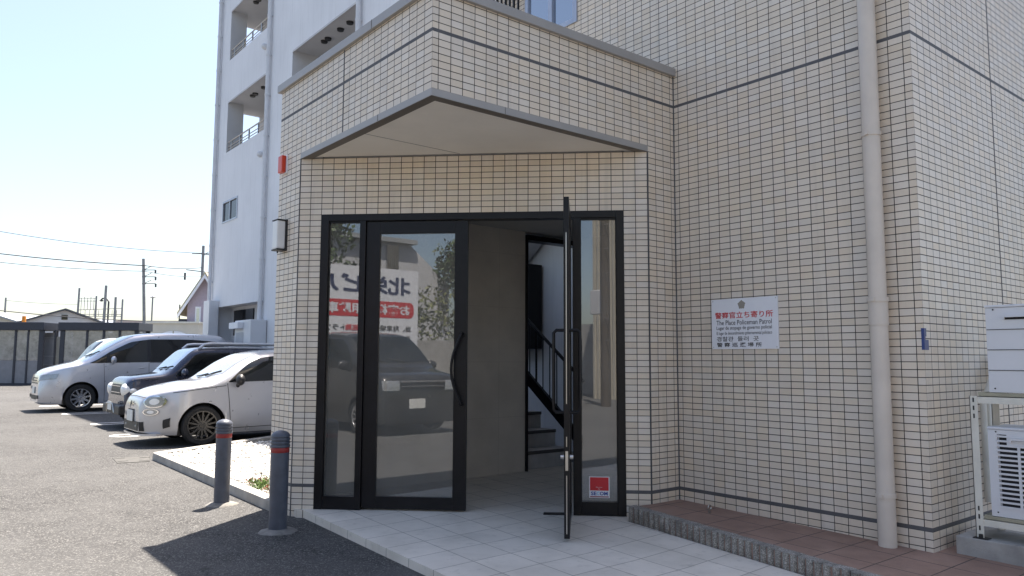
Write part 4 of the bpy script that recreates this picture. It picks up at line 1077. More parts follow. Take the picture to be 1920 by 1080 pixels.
for s_ in (-1, 1):
    lamp, _ = front_patch(car, sd, zt_, 0, 0, 0, 0, 'headlight', 'lens_clear', .012, 6, 24, disc_shape(s_ * .585, .665, .105, .09))
    for cy_, cz_, ry_, rz_ in ((.585, .665, .105, .09), (.565, .515, .075, .048)):
        front_patch(car, sd, zt_, 0, 0, 0, 0, 'lamp_rim', 'chrome', .016, 3, 24, lambda u, v, s_=s_, cy_=cy_, cz_=cz_, ry_=ry_, rz_=rz_: (s_ * cy_ + ry_ * (.86 + .16 * u) * math.cos(2 * math.pi * v), cz_ + rz_ * (.86 + .16 * u) * math.sin(2 * math.pi * v)))
        front_patch(car, sd, zt_, 0, 0, 0, 0, 'reflector', 'lens_lit_white', .015, 3, 20, lambda u, v, s_=s_, cy_=cy_, cz_=cz_, ry_=ry_, rz_=rz_: (s_ * cy_ + ry_ * .45 * u * math.cos(2 * math.pi * v), cz_ + rz_ * .5 * u * math.sin(2 * math.pi * v)))
    fog, _ = front_patch(car, sd, zt_, 0, 0, 0, 0, 'indicator_lamp', 'lens_clear', .010, 4, 18, disc_shape(s_ * .565, .515, .075, .048))
    front_patch(car, sd, zt_, 0, 0, 0, 0, 'air_vent', 'black_plastic', .006, 6, 6, lambda u, v, s_=s_: (s_ * (.665 + .055 * u + .012 * v), .27 + .13 * v + .03 * u))
    front_patch(car, sd, zt_, 0, 0, 0, 0, 'bonnet_gap', 'black_plastic', .003, 14, 3, lambda u, v, s_=s_: (s_ * .52 * u, .735 + .007 * v - .02 * u * u))
front_patch(car, sd, zt_, .235, .37, -.50, .50, 'lower_intake', 'black_plastic', .004, 24, 6)
front_patch(car, sd, zt_, .525, .545, -.17, .17, 'grille_slot', 'black_plastic', .006)
front_patch(car, sd, zt_, .615, .632, -.16, .16, 'moustache_trim', 'chrome', .010)
front_patch(car, sd, zt_, 0, 0, 0, 0, 'emblem', 'black_plastic', .014, 4, 18, disc_shape(0, .625, .045, .045))
m2 = MB(); m2.box(-.03, -.018, -.165, .165, .365, .53); m2.build('number_plate', 'plate', car, local=True, bevel=.003)
m2 = MB()
for s_ in (-1, 1): m2.ell((.015, s_ * .30, .30), .03, .035, .035, 12, 8)
m2.build('fog_lamp', 'lens_clear', car, smooth=60, local=True)
m2 = MB(); m2.prism([(.20, -.66), (.06, -.53), (-.015, -.38), (-.03, 0), (-.015, .38), (.06, .53), (.20, .66), (.3, .62), (.3, -.62)], .165, .195); m2.build('front_lip', 'paint_pearl', car, local=True)
m2 = MB(); m2.ell((.92, -.81, .66), .022, .008, .012, 10, 6); m2.build('side_marker', 'lens_clear', car, smooth=60, local=True)

# --- navy kei SUV
PK = dict(L=3.245, W=1.475, zt=[(0, .70), (.02, .84), (.06, .925), (.14, .965), (.4, 1.0), (.65, 1.03), (.75, 1.07), (1.0, 1.30), (1.21, 1.48), (1.35, 1.525), (2.05, 1.55), (2.95, 1.54), (3.15, 1.50), (3.23, 1.2), (3.245, .8)],
          zs=[(0, .66), (.05, .80), (.2, .88), (.5, .91), (.85, .93), (3.245, .95)], zl=.24, wheels=(.50, 2.75), wr=.285, ar=.335, n=6, taper=.13, nose=.25, nround=.10, paint='paint_navy', rim='rim_silver', spokes=8, sw=.016,
          sidewin=[(.88, 1.90, [(.88, .97), (1.9, .98)], [(.88, 1.0), (1.05, 1.17), (1.27, 1.39), (1.4, 1.42), (1.9, 1.43)], 'car_glass'), (1.97, 2.9, [(1.97, .98), (2.9, .99)], [(1.97, 1.43), (2.9, 1.41)], 'privacy_glass')],
          wind=(.78, 1.21, .60, .54), wcurve=.5, seams=[(.87, .3, .85, .95), (1.93, .3, 1.93, .96), (.87, .3, 1.93, .3), (.12, .905, .80, .925)], handles=[(1.78, .86), (2.75, .87)], mirror=(1.0, 1.03, 'paint_navy'))
car, sd, tp, zt_, zs_ = make_car('boxy_kei_car', (.64, 11.93, G0), 'dark navy boxy kei car with roof rails and round headlights', PK)
for s_ in (-1, 1):
    m2 = MB(); m2.lathe([(.0, -.07), (.06, -.06), (.10, -.04), (.118, -.01), (.122, .04), (.122, .14)], (.02, s_ * .57, .72), axis='X', seg=24); m2.build('headlight', 'lens_lit_white', car, smooth=50, local=True)
    m2 = MB(); m2.ell((.14, s_ * .70, .71), .07, .045, .05, 12, 8); m2.build('indicator_lamp', 'lens_lit_white', car, smooth=60, local=True)
    m2 = MB(); m2.lathe([(0, -.03), (.05, -.02), (.06, .03)], (-.055, s_ * .38, .36), axis='X', seg=16); m2.build('fog_lamp', 'lens_clear', car, smooth=50, local=True)
    m2 = MB(); yy = s_ * .56; m2.tube([(1.32, yy, 1.50), (1.42, yy, 1.585), (1.55, yy, 1.60), (2.85, yy, 1.60), (2.97, yy, 1.585), (3.07, yy, 1.50)], .030, 8); m2.build('roof_rail', 'rail_silver', car, smooth=60, local=True)
front_patch(car, sd, zt_, .62, .82, -.38, .38, 'grille', 'black_plastic', .006)
m2 = MB()
for z in (.66, .78): m2.box(-.016, -.004, -.36, .36, z, z + .014)
m2.build('grille_bar', 'chrome', car, local=True)
m2 = MB(); m2.box(-.09, .10, -.70, .70, .27, .44); m2.build('bumper', 'black_plastic', car, local=True, bevel=.03)
m2 = MB(); m2.tube([(-.085, -.30, .30), (-.105, -.26, .46), (-.105, .26, .46), (-.085, .30, .30)], .016, 8); m2.build('bumper_bar', 'steel', car, smooth=60, local=True)
m2 = MB(); m2.box(-.112, -.10, -.165, .165, .34, .50); m2.build('number_plate', 'plate', car, local=True, bevel=.003)

# --- silver white minivan
PV = dict(L=4.60, W=1.70, zt=[(0, .60), (.02, .76), (.06, .88), (.18, .97), (.45, 1.06), (.85, 1.16), (1.02, 1.22), (1.35, 1.45), (1.75, 1.68), (2.05, 1.80), (2.4, 1.85), (3.0, 1.87), (4.2, 1.84), (4.42, 1.76), (4.52, 1.4), (4.58, 1.0), (4.6, .7)],
          zs=[(0, .55), (.05, .72), (.25, .88), (.8, 1.02), (1.3, 1.08), (2.5, 1.10), (4.6, 1.12)], zl=.19, wheels=(.88, 3.70), wr=.315, ar=.37, n=5, taper=.17, nose=.7, nround=.22, paint='paint_silverwhite', rim='rim_silver', spokes=10, sw=.020, rimf=.66,
          sidewin=[(1.05, 1.42, [(1.05, 1.115), (1.42, 1.125)], [(1.05, 1.125), (1.2, 1.20), (1.42, 1.34)], 'car_glass'), (1.48, 2.36, [(1.48, 1.125), (2.36, 1.14)], [(1.48, 1.38), (1.75, 1.52), (2.0, 1.63), (2.36, 1.69)], 'car_glass'), (2.36, 2.44, [(2.36, 1.14), (2.44, 1.14)], [(2.36, 1.69), (2.44, 1.70)], 'black_plastic'), (1.42, 1.48, [(1.42, 1.125), (1.48, 1.125)], [(1.42, 1.34), (1.48, 1.38)], 'black_plastic'), (2.44, 4.32, [(2.44, 1.14), (4.32, 1.16)], [(2.44, 1.70), (3.3, 1.71), (4.1, 1.66), (4.32, 1.58)], 'privacy_glass')],
          wind=(1.08, 1.98, .66, .56), wcurve=1.5, seams=[(1.40, .24, 1.36, 1.09), (2.40, .24, 2.40, 1.12), (1.40, .24, 2.40, .24), (2.4, .26, 3.3, .26), (2.42, 1.13, 4.3, 1.145)], handles=[(2.24, 1.0), (2.58, 1.0)], mirror=(1.55, 1.20, 'paint_silverwhite'))
def zscale(P, k):
    P['zt'] = [(x, z * k) for x, z in P['zt']]; P['zs'] = [(x, z * k) for x, z in P['zs']]
    P['sidewin'] = [(a, b, [(x, z * k) for x, z in c], [(x, z * k) for x, z in d], e) for a, b, c, d, e in P['sidewin']]
    P['seams'] = [(a, b * k if b > .5 else b, c, d * k if d > .5 else d) for a, b, c, d in P['seams']]; P['handles'] = [(x, z * k) for x, z in P['handles']]
    P['mirror'] = (P['mirror'][0], P['mirror'][1] * k, P['mirror'][2])
zscale(PV, 1.055); PV['wr'] = .335; PV['ar'] = .392
car, sd, tp, zt_, zs_ = make_car('minivan', (.02, 17.85, G0), 'silver white minivan with dark rear windows in the third bay', PV)
for s_ in (-1, 1):
    front_patch(car, sd, zt_, 0, 0, 0, 0, 'headlight', 'lens_clear', .012, 8, 8, lambda u, v, s_=s_: (s_ * (.42 + .375 * u), .70 + (.05 + .10 * (1 - .25 * u)) * v + .10 * u))
    front_patch(car, sd, zt_, 0, 0, 0, 0, 'fog_lamp', 'black_plastic', .008, 6, 4, lambda u, v, s_=s_: (s_ * (.45 + .22 * u), .33 + .08 * v))
m2 = MB()
for z in (.68, .74, .80): 
    front_patch(car, sd, zt_, z, z + .026, -.42, .42, 'grille_slot', 'black_plastic', .006)
front_patch(car, sd, zt_, .30, .40, -.38, .38, 'lower_intake', 'black_plastic', .005)
m2 = MB(); m2.box(-.02, -.008, -.165, .165, .44, .60); m2.build('number_plate', 'plate', car, local=True, bevel=.003)
m2 = MB(); m2.box(4.38, 4.66, -.60, .60, 1.76, 1.80); m2.build('rear_spoiler', 'paint_silverwhite', car, local=True, bevel=.012)

# --- white van behind it
PW = dict(PV); PW['paint'] = 'paint_white'; PW['zt'] = [(0, .60), (.02, .80), (.1, .95), (.5, 1.05), (.72, 1.12), (.92, 1.40), (1.13, 1.68), (1.35, 1.84), (1.6, 1.90), (4.2, 1.88), (4.45, 1.7), (4.58, 1.0), (4.6, .7)]; PW['wind'] = (.76, 1.24, .66, .58); PW['wmat'] = 'car_glass'; PW['zs'] = [(0, .55), (.05, .76), (.25, .9), (.8, 1.04), (4.6, 1.1)]; PW['mirror'] = (1.55, 1.20, 'paint_white'); PW['sidewin'] = [(a, b, c, d, 'privacy_glass') for a, b, c, d, e in PV['sidewin']]
make_car('minivan', (.78, 21.6, G0), 'white van almost hidden behind the silver white minivan', PW)

# --- dark wagon across the yard, seen mirrored in the door
PB = dict(L=4.3, W=1.70, zt=[(0, .70), (.02, .92), (.07, 1.02), (.2, 1.07), (.5, 1.12), (.75, 1.18), (1.05, 1.46), (1.35, 1.70), (1.6, 1.80), (2.3, 1.85), (3.9, 1.83), (4.2, 1.65), (4.28, 1.1), (4.3, .8)],
          zs=[(0, .66), (.05, .88), (.3, 1.0), (.8, 1.08), (4.3, 1.12)], zl=.17, wheels=(.78, 3.5), wr=.31, ar=.36, n=5.5, taper=.13, nose=.35, nround=.10, paint='paint_charcoal', rim='rim_silver', spokes=10, sw=.016, wmat='car_glass',
          sidewin=[(1.05, 2.2, [(1.05, 1.13), (2.2, 1.15)], [(1.05, 1.16), (1.2, 1.36), (1.5, 1.62), (1.7, 1.68), (2.2, 1.70)], 'privacy_glass'), (2.28, 3.9, [(2.28, 1.15), (3.9, 1.17)], [(2.28, 1.70), (3.9, 1.66)], 'privacy_glass')],
          wind=(.84, 1.42, .70, .62), wcurve=.5, seams=[(1.1, .3, 1.1, 1.1), (2.24, .3, 2.24, 1.13)], handles=[(2.1, 1.0), (3.2, 1.0)], mirror=(1.15, 1.2, 'paint_charcoal'))
car, sd, tp, zt_, zs_ = make_car('boxy_wagon', (-5.05, -2.55, G0), 'dark grey boxy wagon mirrored in the entrance door glass', PB, rz=math.pi)
for s_ in (-1, 1): front_patch(car, sd, zt_, 0, 0, 0, 0, 'headlight', 'lens_clear', .010, 6, 6, lambda u, v, s_=s_: (s_ * (.47 + .30 * u), .77 + .17 * v))
front_patch(car, sd, zt_, .78, .92, -.46, .46, 'grille', 'black_plastic', .006)
m2 = MB()
m2.box(-.020, -.008, -.46, .46, .915, .945); m2.box(-.020, -.008, -.44, .44, .84, .853); m2.build('grille_bar', 'chrome', car, local=True)
front_patch(car, sd, zt_, .28, .42, -.55, .55, 'lower_intake', 'black_plastic', .005)
m2 = MB(); m2.box(-.022, -.010, -.165 - .12, .165 - .12, .46, .625); m2.build('number_plate', 'plate', car, local=True, bevel=.003)

# ------------------------------------------------------------------ across the yard (seen mirrored in the glass)
ps = empty('parking_sign', (-9.3, -3.6, G0), 'large white customer parking notice board mirrored in the door', 'sign')
mb = MB(); mb.box(-9.36, -9.3, -5.2, -2.2, .95, 3.18); mb.build('board', 'sign_white', ps)
mb = MB()
for y in (-4.9, -2.5): mb.box(-9.46, -9.37, y - .04, y + .04, G0, 3.1)
mb.build('post', 'frame_silver', ps)
mb = MB(); pts = []
for cy, cz, a0 in ((-5.02, 2.22, 90), (-5.02, 2.22, 180)):
    pass
def stad(y0, y1, z0, z1):
    r_ = (z1 - z0) * .35; o_ = []
    for cy, cz, a0 in ((y1 - r_, z1 - r_, 0), (y0 + r_, z1 - r_, 90), (y0 + r_, z0 + r_, 180), (y1 - r_, z0 + r_, 270)):
        for i in range(7): a = R(a0 + 15 * i); o_.append((-9.297, cy + r_ * math.cos(a), cz + r_ * math.sin(a)))
    return o_
mb.poly(stad(-5.08, -2.3, 2.02, 2.40)); mb.build('banner', 'sign_red', ps)
def ptext(body, y, z, w, hgt, mat, bold=.02): text(body, (-9.294, y, z), (0, 1, 0), (0, 0, 1), w, hgt, mat, ps, bold=bold)
ptext('北栄ビル', -4.98, 2.56, 2.5, .44, 'print_navy', .03); ptext('お客様専用駐車場', -4.96, 2.08, 2.5, .26, 'sign_white', .03)
ptext('当、駐車場内での', -5.0, 1.70, 1.35, .14, 'print_black'); ptext('盗難', -3.6, 1.70, .34, .14, 'sign_red'); ptext('トラブルの', -3.24, 1.70, .85, .14, 'print_black')
ptext('責任は一切負いかねます', -5.0, 1.46, 1.95, .14, 'print_black')
mb = MB(); mb.box(-10.9, -10.72, -12, 6, G0, 1.55); tag(mb.build('block_wall', 'concrete'), 'grey concrete block wall across the yard mirrored in the door', 'wall')
rng = random.Random(21); mb = MB()
for i in range(22): leafclump(mb, (-11.3, -10 + i * .75, 2.2), .45, .55, .95, 330, .075, rng)
tag(mb.build('hedge', 'leaf_olive', merge=False), 'olive green hedge behind the block wall across the yard', 'hedge')
def tree(x, y, h_, cr_, label, mat='leaf_dark', n=12):
    t = empty('tree', (x, y, G0), label, 'tree', 'trees across the yard')
    m2 = MB(); m2.tube([(x, y, G0), (x + .1, y, h_ * .35), (x + .05, y + .1, h_ * .8)], [.17, .12, .04], 8)
    m3 = MB()
    for i in range(n):
        a = rng.uniform(0, 6.3); rr = cr_ * rng.uniform(.15, .75); zz = h_ * rng.uniform(.4, .95)
        c = (x + rr * math.cos(a), y + rr * math.sin(a), zz); m2.tube([(x + .07, y, h_ * .4), c], [.05, .015], 5)
        leafclump(m3, c, cr_ * .42, cr_ * .42, cr_ * .36, 330, .10, rng)
    m2.build('trunk', 'bark', t, smooth=60); m3.build('crown', mat, t, merge=False)
tree(-13.4, -4.3, 5.6, 1.7, 'dark leafy tree left of the pale gable across the yard')
tree(-13.8, -1.2, 6.0, 1.9, 'tall dark leafy tree above the parking notice board')
tree(-15.2, -12.0, 6.3, 1.9, 'dark leafy tree right of the pale gable across the yard')
ph = empty('pale_gable_house', (-18, -8, G0), 'pale gabled house behind the hedge across the yard', 'house')
mb = MB(); mb.extrude([(-16, -5.2, G0), (-16, -10.9, G0), (-16, -10.9, 3.7), (-16, -9.2, 5.0), (-16, -5.2, 5.0)], (-6, 0, 0)); mb.build('wall', 'grey_plaster', ph)
mb = MB(); mb.box(-15.98, -15.9, -8.7, -8.25, 3.2, 4.9); mb.build('window', 'window_glass', ph)
mb = MB(); mb.box(-22.2, -15.8, -9.4, -5.0, 5.0, 5.15); mb.build('roof', 'roof_grey', ph)
cs = empty('corrugated_shed', (-11, -17, G0), 'tall beige corrugated metal building mirrored in the narrow side pane', 'building')
mb = MB(); x = -11.75; i = 0
while x < -5:
    mb.box(x, x + .09, -14.05, -13.9, G0, 8.5); x += .18
mb.box(-11.8, -5, -20, -13.96, G0, 8.5); mb.build('wall', 'corrugated', cs)
mb = MB(); mb.box(-11.9, -4.9, -20.1, -13.8, 8.5, 8.7); mb.build('roof', 'roof_grey', cs)
up = empty('utility_pole', (-8.5, -11, G0), 'brown utility pole before the corrugated building', 'utility pole')
mb = MB(); mb.tube([(-8.5, -11, G0), (-8.5, -11, 9)], [.15, .11], 14); mb.build('shaft', 'bark', up, smooth=60)
mb = MB(); mb.box(-9.05, -8.62, -11.12, -10.95, 2.35, 3.05); mb.build('switch_box', 'grey_plaster', up, bevel=.02)
mb = MB()
for z in (1.6, 2.2, 3.5, 4.2, 4.9): mb.tube([(-8.75, -10.9, z), (-8.25, -10.9, z)], .012, 6)
mb.build('step_bolt', 'steel', up)
mb = MB(); mb.box(-20, -11.9, -16.2, -16, G0, 2.4); tag(mb.build('block_wall', 'concrete'), 'grey block wall beside the corrugated building', 'wall')

# ------------------------------------------------------------------ far left: shelters, houses, poles
SH0 = Vector((1.10, 38.9, G0)); SE = Vector((.778, -.628, 0)); SNV = Vector((.628, .778, 0))
def shelter(t0, t1, label, posts):
    o0 = SH0 + SE * t0; s = empty('glass_shelter', o0, label, 'shelter', 'glass shelters behind the cars')
    w_ = t1 - t0; Bx = lambda mb, a, b: mb.obox(o0, SE, SNV, Z3, a, b)
    m2 = MB(); Bx(m2, (-.05, -.12, 2.58), (w_ + .05, 1.3, 2.96)); m2.build('roof', 'shed_frame', s, bevel=.02)
    m2 = MB()
    for p, wd in posts: Bx(m2, (p, 0, 0), (p + wd, .1, 2.58)); Bx(m2, (p, 1.1, 0), (p + wd, 1.18, 2.58))
    Bx(m2, (0, .01, .0), (w_, .09, .10)); m2.build('frame', 'shed_frame', s)
    m2 = MB(); Bx(m2, (0, .04, .1), (w_, .05, 1.15)); m2.build('lower_panel', 'shed_lower', s)
    m2 = MB(); Bx(m2, (0, .04, 1.16), (w_, .045, 2.58)); m2.build('glass', 'shed_glass', s)
    m2 = MB(); Bx(m2, (.1, 1.05, .1), (w_ - .1, 1.09, 2.5)); m2.build('back_panel', 'shed_panel', s)
    m2 = MB()
    for z in (.95, 1.35, 2.25): Bx(m2, (.1, 1.0, z), (w_ - .1, 1.03, z + .03))
    m2.build('rack_bar', 'pale_pipe', s)
shelter(-3.2, 2.02, 'dark framed glass shelter at the left edge behind the car park', [(-.0, .12), (1.4, .1), (2.7, .1), (3.85, .09), (4.45, .07), (5.0, .22)])
shelter(2.80, 6.5, 'dark framed glass shelter behind the silver white minivan', [(0, .2), (1.22, .09), (2.0, .1), (2.75, .1), (3.5, .2)])
o0 = SH0 + SE * 2.05; mb = MB(); mb.obox(o0, SE, SNV, Z3, (0, .9, 0), (.72, 1.0, 2.3)); pt = mb.build('partition', 'beige_plaster')
tag(pt, 'beige panel between the two dark glass shelters', 'panel')
mb = MB(); mb.obox(o0, SE, SNV, Z3, (.30, .3, 0), (.36, .4, 2.6)); tag(mb.build('gap_post', 'shed_frame'), 'thin dark post between the two glass shelters', 'post')

def house(name, o, ex, ey, w_, d_, hw, hr, wall, roof, label, over=.4):
    """gable towards -ey; o = left front base corner"""
    o, ex, ey = Vector(o), Vector(ex), Vector(ey); h = empty(name, o, label, 'house')
    Pp = lambda a, b, z: o + ex * a + ey * b + Z3 * z
    m2 = MB(); m2.extrude([Pp(0, 0, 0), Pp(w_, 0, 0), Pp(w_, 0, hw), Pp(w_ / 2, 0, hr), Pp(0, 0, hw)], ey * d_); m2.build('wall', wall, h)
    sl_ = (hr - hw) / (w_ / 2); m2 = MB()
    for sg_ in (0, 1):
        e_ = -over if sg_ == 0 else w_ + over; za = hw - sl_ * over
        m2.extrude([Pp(e_, -over, za + .02), Pp(w_ / 2, -over, hr + .02), Pp(w_ / 2, -over, hr + .17), Pp(e_, -over, za + .17)], ey * (d_ + 2 * over))
    r_ = m2.build('roof', roof, h)
    return h, Pp
hx = Vector((.86, -.51, 0)); hy = Vector((.51, .86, 0))
h, Pp = house('lilac_house', (10.62, 43.05, G0), hx, hy, 3.3 * .62, 8, 4.55, 6.25, 'lilac_wall', 'roof_tile_beige', 'lilac gabled house with beige tiled roof beside the white building', .45)
def hb(mb, a, b): return mb.obox(h.location, hx, hy, Z3, a, b)
mb = MB(); sl_ = 1.7 / 1.023
for sg_ in (0, 1):
    e_ = -.45 if sg_ == 0 else 2.5; za = 4.55 - sl_ * .45
    mb.extrude([Pp(e_, -.47, za - .22), Pp(1.023, -.47, 6.25 - .22), Pp(1.023, -.47, 6.25 + .02), Pp(e_, -.47, za + .02)], hy * .06)
mb.build('bargeboard', 'sign_white', h)
mb = MB(); hb(mb, (.46, -.05, 3.1), (.78, 0, 4.35)); wf = mb.build('window', 'sign_white', h)
mb = MB(); hb(mb, (.54, -.056, 3.2), (.70, -.05, 4.25)); mb.build('pane', 'window_glass', wf)
mb = MB(); hb(mb, (-.42, -.2, 2.85), (0, 1.2, 3.6)); hb(mb, (-.42, -.2, 3.6), (-.36, -.14, 4.45)); mb.build('balcony', 'shed_frame', h)
GX, GY = SE * .8 + SNV * .6, SNV * .8 - SE * .6
h, Pp = house('grey_house', (6.2, 78.6, G0), GX, GY, 6.6, 8, 4.55, 5.75, 'grey_plaster', 'roof_dark', 'grey house with a wide dark gable beyond the shelters', .5)
mb = MB(); mb.obox(h.location, GX, GY, Z3, (3.05, -.06, 4.85), (3.55, 0, 5.3)); mb.build('window', 'privacy_glass', h)
mb = MB()
for i in range(16): mb.obox(h.location, GX, GY, Z3, (3.4 + i * .2, -1.2, 3.7), (3.45 + i * .2, -1.17, 4.4))
mb.obox(h.location, GX, GY, Z3, (3.3, -1.2, 4.4), (6.6, -1.17, 4.46)); mb.build('balcony_rail', 'sign_white', h)
house('cream_house', (2.0, 82.5, G0), SE, SNV, 4.6, 8, 4.65, 5.35, 'beige_plaster', 'roof_grey', 'cream house with a low roof at the far left', .6)
for i, (t, dd, wd, hh, lab) in enumerate(((9.5, 95, 16, 5.9, 'long low pinkish building behind the utility poles'), (21, 108, 20, 6.4, 'pinkish flat building farther right behind the poles'))):
    o0 = Vector((-2.65, -4.15, G0)) + Vector((.6275, .7786, 0)) * dd + SE * (-dd * .62 + t); mb = MB()
    bl = empty('low_building', o0, lab, 'building', 'low buildings at the horizon')
    mb.obox(o0, SE, SNV, Z3, (0, 0, 0), (wd, 6, hh - .8)); mb.build('wall', 'beige_plaster', bl)
    mb = MB(); mb.obox(o0, SE, SNV, Z3, (-.3, -.3, hh - .8), (wd + .3, 6.3, hh)); mb.build('roof', 'pink_roof', bl)
g0 = Vector((8.57, 43.3, G0)); ga = empty('garage', g0, 'low cream garage with a white arched gate beyond the minivan', 'garage')
mb = MB(); mb.obox(g0, SE, SNV, Z3, (0, 0, 0), (2.9, 3, 3.3)); mb.build('wall', 'beige_plaster', ga)
mb = MB(); mb.obox(g0, SE, SNV, Z3, (-.1, -.1, 3.3), (3.0, 3.1, 3.4)); mb.build('roof', 'rack_cream', ga)
mb = MB(); pts = []
for i in range(17): a = math.pi * i / 16; pts.append(g0 + SE * (1.5 + 1.0 * math.cos(a)) + SNV * -.03 + Z3 * (2.3 + .55 * math.sin(a)))
mb.extrude(pts + [g0 + SE * .5 - SNV * .03, g0 + SE * 2.5 - SNV * .03], -SNV * .05); mb.build('arched_gate', 'sign_white', ga)
mb = MB(); mb.obox(g0, SE, SNV, Z3, (1.47, -.1, 0), (1.53, -.085, 2.85)); mb.obox(g0, SE, SNV, Z3, (.5, -.1, 2.3), (2.5, -.085, 2.36)); mb.build('gate_bar', 'rack_dull', ga)

def pole(x, y, top_, r, label, name='utility_pole', lean=0.0, group='utility poles', cat='utility pole', arms=0, mat='pole_concrete'):
    p = empty(name, (x, y, G0), label, cat, group)
    m2 = MB(); t = SE * lean; m2.tube([(x, y, G0), Vector((x, y, top_)) + t], [r * 1.25, r], 10); m2.build('shaft', mat, p, smooth=60)
    m2 = MB()
    for i in range(arms):
        z = top_ - .9 - i * .55; c = Vector((x, y, z)) + t * (z / top_)
        m2.tube([c - SE * .15, c + SE * .95], .035, 6); m2.tube([c + SE * .95, c + SE * .95 - Z3 * .28], .07, 8); m2.tube([c, c + SE * .6 + Z3 * .3], .025, 6)
    if arms: m2.build('cross_arm', 'wire', p)
    return p
pole(12.6, 60.7, 8.9, .11, 'leaning utility pole with three insulator arms right of the station poles', lean=-.55, arms=3)
pk = pole(20.3, 73.0, 12.1, .13, 'utility pole rising behind the lilac house roof', arms=1)
mb = MB(); c = Vector((20.3, 73.0, 9.4)); mb.tube([c - SE * 1.6 + Z3 * .3, c + SE * 1.0], .05, 6); mb.tube([c - SE * 1.7, c - SE * 1.7 - Z3 * .7], .1, 8); mb.tube([c + SE * 1, c + SE * 1 - Z3 * .4], .09, 8); mb.tube([c - SE * 1.1 + Z3 * 1.9, c + SE * 1.6 + Z3 * 1.9], .045, 6); mb.build('insulator_arm', 'wire', pk)
cat_ = [(11.79, 86.56, 8.32, .10, 'tall station mast at the left end of the wire gantry'), (13.33, 85.41, 7.5, .09, 'station mast at the right end of the upper gantry beams'), (13.97, 84.79, 8.6, .13, 'tallest thick station mast in the middle of the gantry'), (14.92, 84.16, 7.38, .12, 'station mast just right of the dark street lamp'), (15.5, 83.71, 7.16, .09, 'slimmest station mast at the right end of the gantry'), (5.91, 91.44, 7.28, .09, 'lone mast above the roofs at the far left')]
for (x, y, z, r, lab) in cat_: pole(x, y, z, r, lab, 'station_mast', group='station masts', cat='mast', lean=.12 if z > 7.6 else 0)
mb = MB()
a0, a1, a2 = Vector((11.79, 86.56, 0)), Vector((13.33, 85.41, 0)), Vector((15.5, 83.71, 0))
for z in (7.25, 6.95): mb.tube([a0 + Z3 * z, a1 + Z3 * z], .035, 6)
for z in (6.0, 5.55, 5.35): mb.tube([a0 + Z3 * z, a2 + Z3 * (z + (.2 if z == 6.0 else 0))], .04, 6)
for i in range(5): q = a0.lerp(a1, .2 + i * .17); mb.tube([q + Z3 * 6.0, q + Z3 * (7.3 + .1 * (i % 2))], .03, 6)
for i in range(9): q = a0.lerp(a2, .08 + i * .1); mb.tube([q + Z3 * 5.35, q + Z3 * 6.0], .025, 6)
tag(mb.build('wire_gantry', 'pole_concrete'), 'thin steel gantry beams joining the station masts', 'gantry')
lp = empty('street_lamp', (14.37, 84.65, G0), 'dark street lamp with a curved arm among the station masts', 'street lamp')
mb = MB(); x, y = 14.37, 84.65; mb.tube([(x, y, G0), (x, y, 6.9), (x - .2, y + .15, 7.2), (x - .5, y + .4, 7.25), (x - .65, y + .5, 7.05)], .09, 8); mb.build('shaft', 'wire', lp)
mb = MB(); mb.ell((x - .6, y + .48, 7.0), .2, .2, .1, 10, 6); mb.build('lamp_head', 'wire', lp)
sl2 = empty('street_lamp', (12.7, 60.6, G0), 'slim pale street lamp standing just beside the leaning pole', 'street lamp')
mb = MB(); mb.tube([(12.85, 60.45, G0), (12.85, 60.45, 5.8)], .06, 8); mb.build('shaft', 'pole_concrete', sl2)
mb = MB(); mb.ell((12.85, 60.45, 5.85), .26, .26, .09, 12, 6); mb.build('lamp_head', 'pale_pipe', sl2)
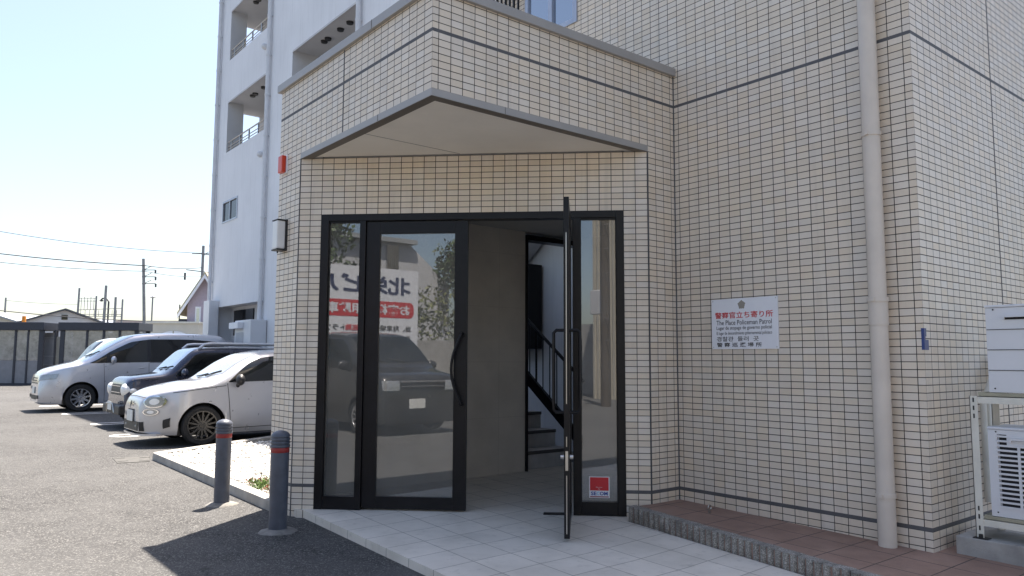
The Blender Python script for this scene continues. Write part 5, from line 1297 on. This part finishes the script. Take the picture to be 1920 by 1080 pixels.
oc = MB(); oc.obox((5.1, 69.2, 3.2), SE, SNV, Z3, (0, 0, 0), (.24, .2, 1.2)); oc.tube([(5.2, 69.2, G0), (5.25, 69.2, 3.2)], .06, 8); tag(oc.build('orange_marker', 'orange_plastic'), 'small orange marker on a post before the grey house', 'marker')
def wire(a, b, sag, label, r=.018):
    a, b = Vector(a), Vector(b); pts = [a.lerp(b, i / 24) - Z3 * (sag * 4 * (i / 24) * (1 - i / 24)) for i in range(25)]
    m2 = MB(); m2.tube(pts, r, 5); tag(m2.build('power_line', 'wire', smooth=60), label, 'wire', 'overhead wires')
LW = Vector((-5, 73.5, 0))
wire((20.2, 73, 11.35), LW + Z3 * 12.9, .7, 'topmost faint overhead wire crossing the sky', .026)
wire((20.2, 73, 9.9), (12.2, 60.5, 8.3), .15, 'overhead wire between the two utility poles', .032)
wire((12.2, 60.5, 8.3), LW + Z3 * 10.6, .35, 'heaviest overhead wire running left from the leaning pole', .042)
wire((12.2, 60.5, 7.85), LW + Z3 * 9.9, .45, 'faint wire just below the heaviest overhead wire', .024)
wire((20.2, 73, 9.0), (12.2, 60.5, 7.85), .15, 'lower wire between the two utility poles', .022)
wire((14.2, 60.0, 3.9), LW + Z3 * 6.2, .5, 'low dark wire descending over the house roofs', .034)
wire((11.79, 86.56, 6.6), (5.91, 91.44, 7.0), .1, 'wire from the station masts to the lone mast', .02)
mb = MB(); rng = random.Random(4); N = 60; base = []
for i in range(N + 1):
    a = R(38 + i * .9); d_ = 900; z = 34 + 9 * math.sin(i * .31) + 5 * math.sin(i * .83 + 1) + rng.uniform(-1, 1) + 8 * (i > 34) * 0
    base.append((Vector((d_ * math.cos(a), d_ * math.sin(a), G0)), Vector(((d_ + 160) * math.cos(a), (d_ + 160) * math.sin(a), max(14, z))), Vector(((d_ + 420) * math.cos(a), (d_ + 420) * math.sin(a), G0))))
for i in range(N):
    for k in (0, 1): mb.quad(base[i][k], base[i + 1][k], base[i + 1][k + 1], base[i][k + 1])
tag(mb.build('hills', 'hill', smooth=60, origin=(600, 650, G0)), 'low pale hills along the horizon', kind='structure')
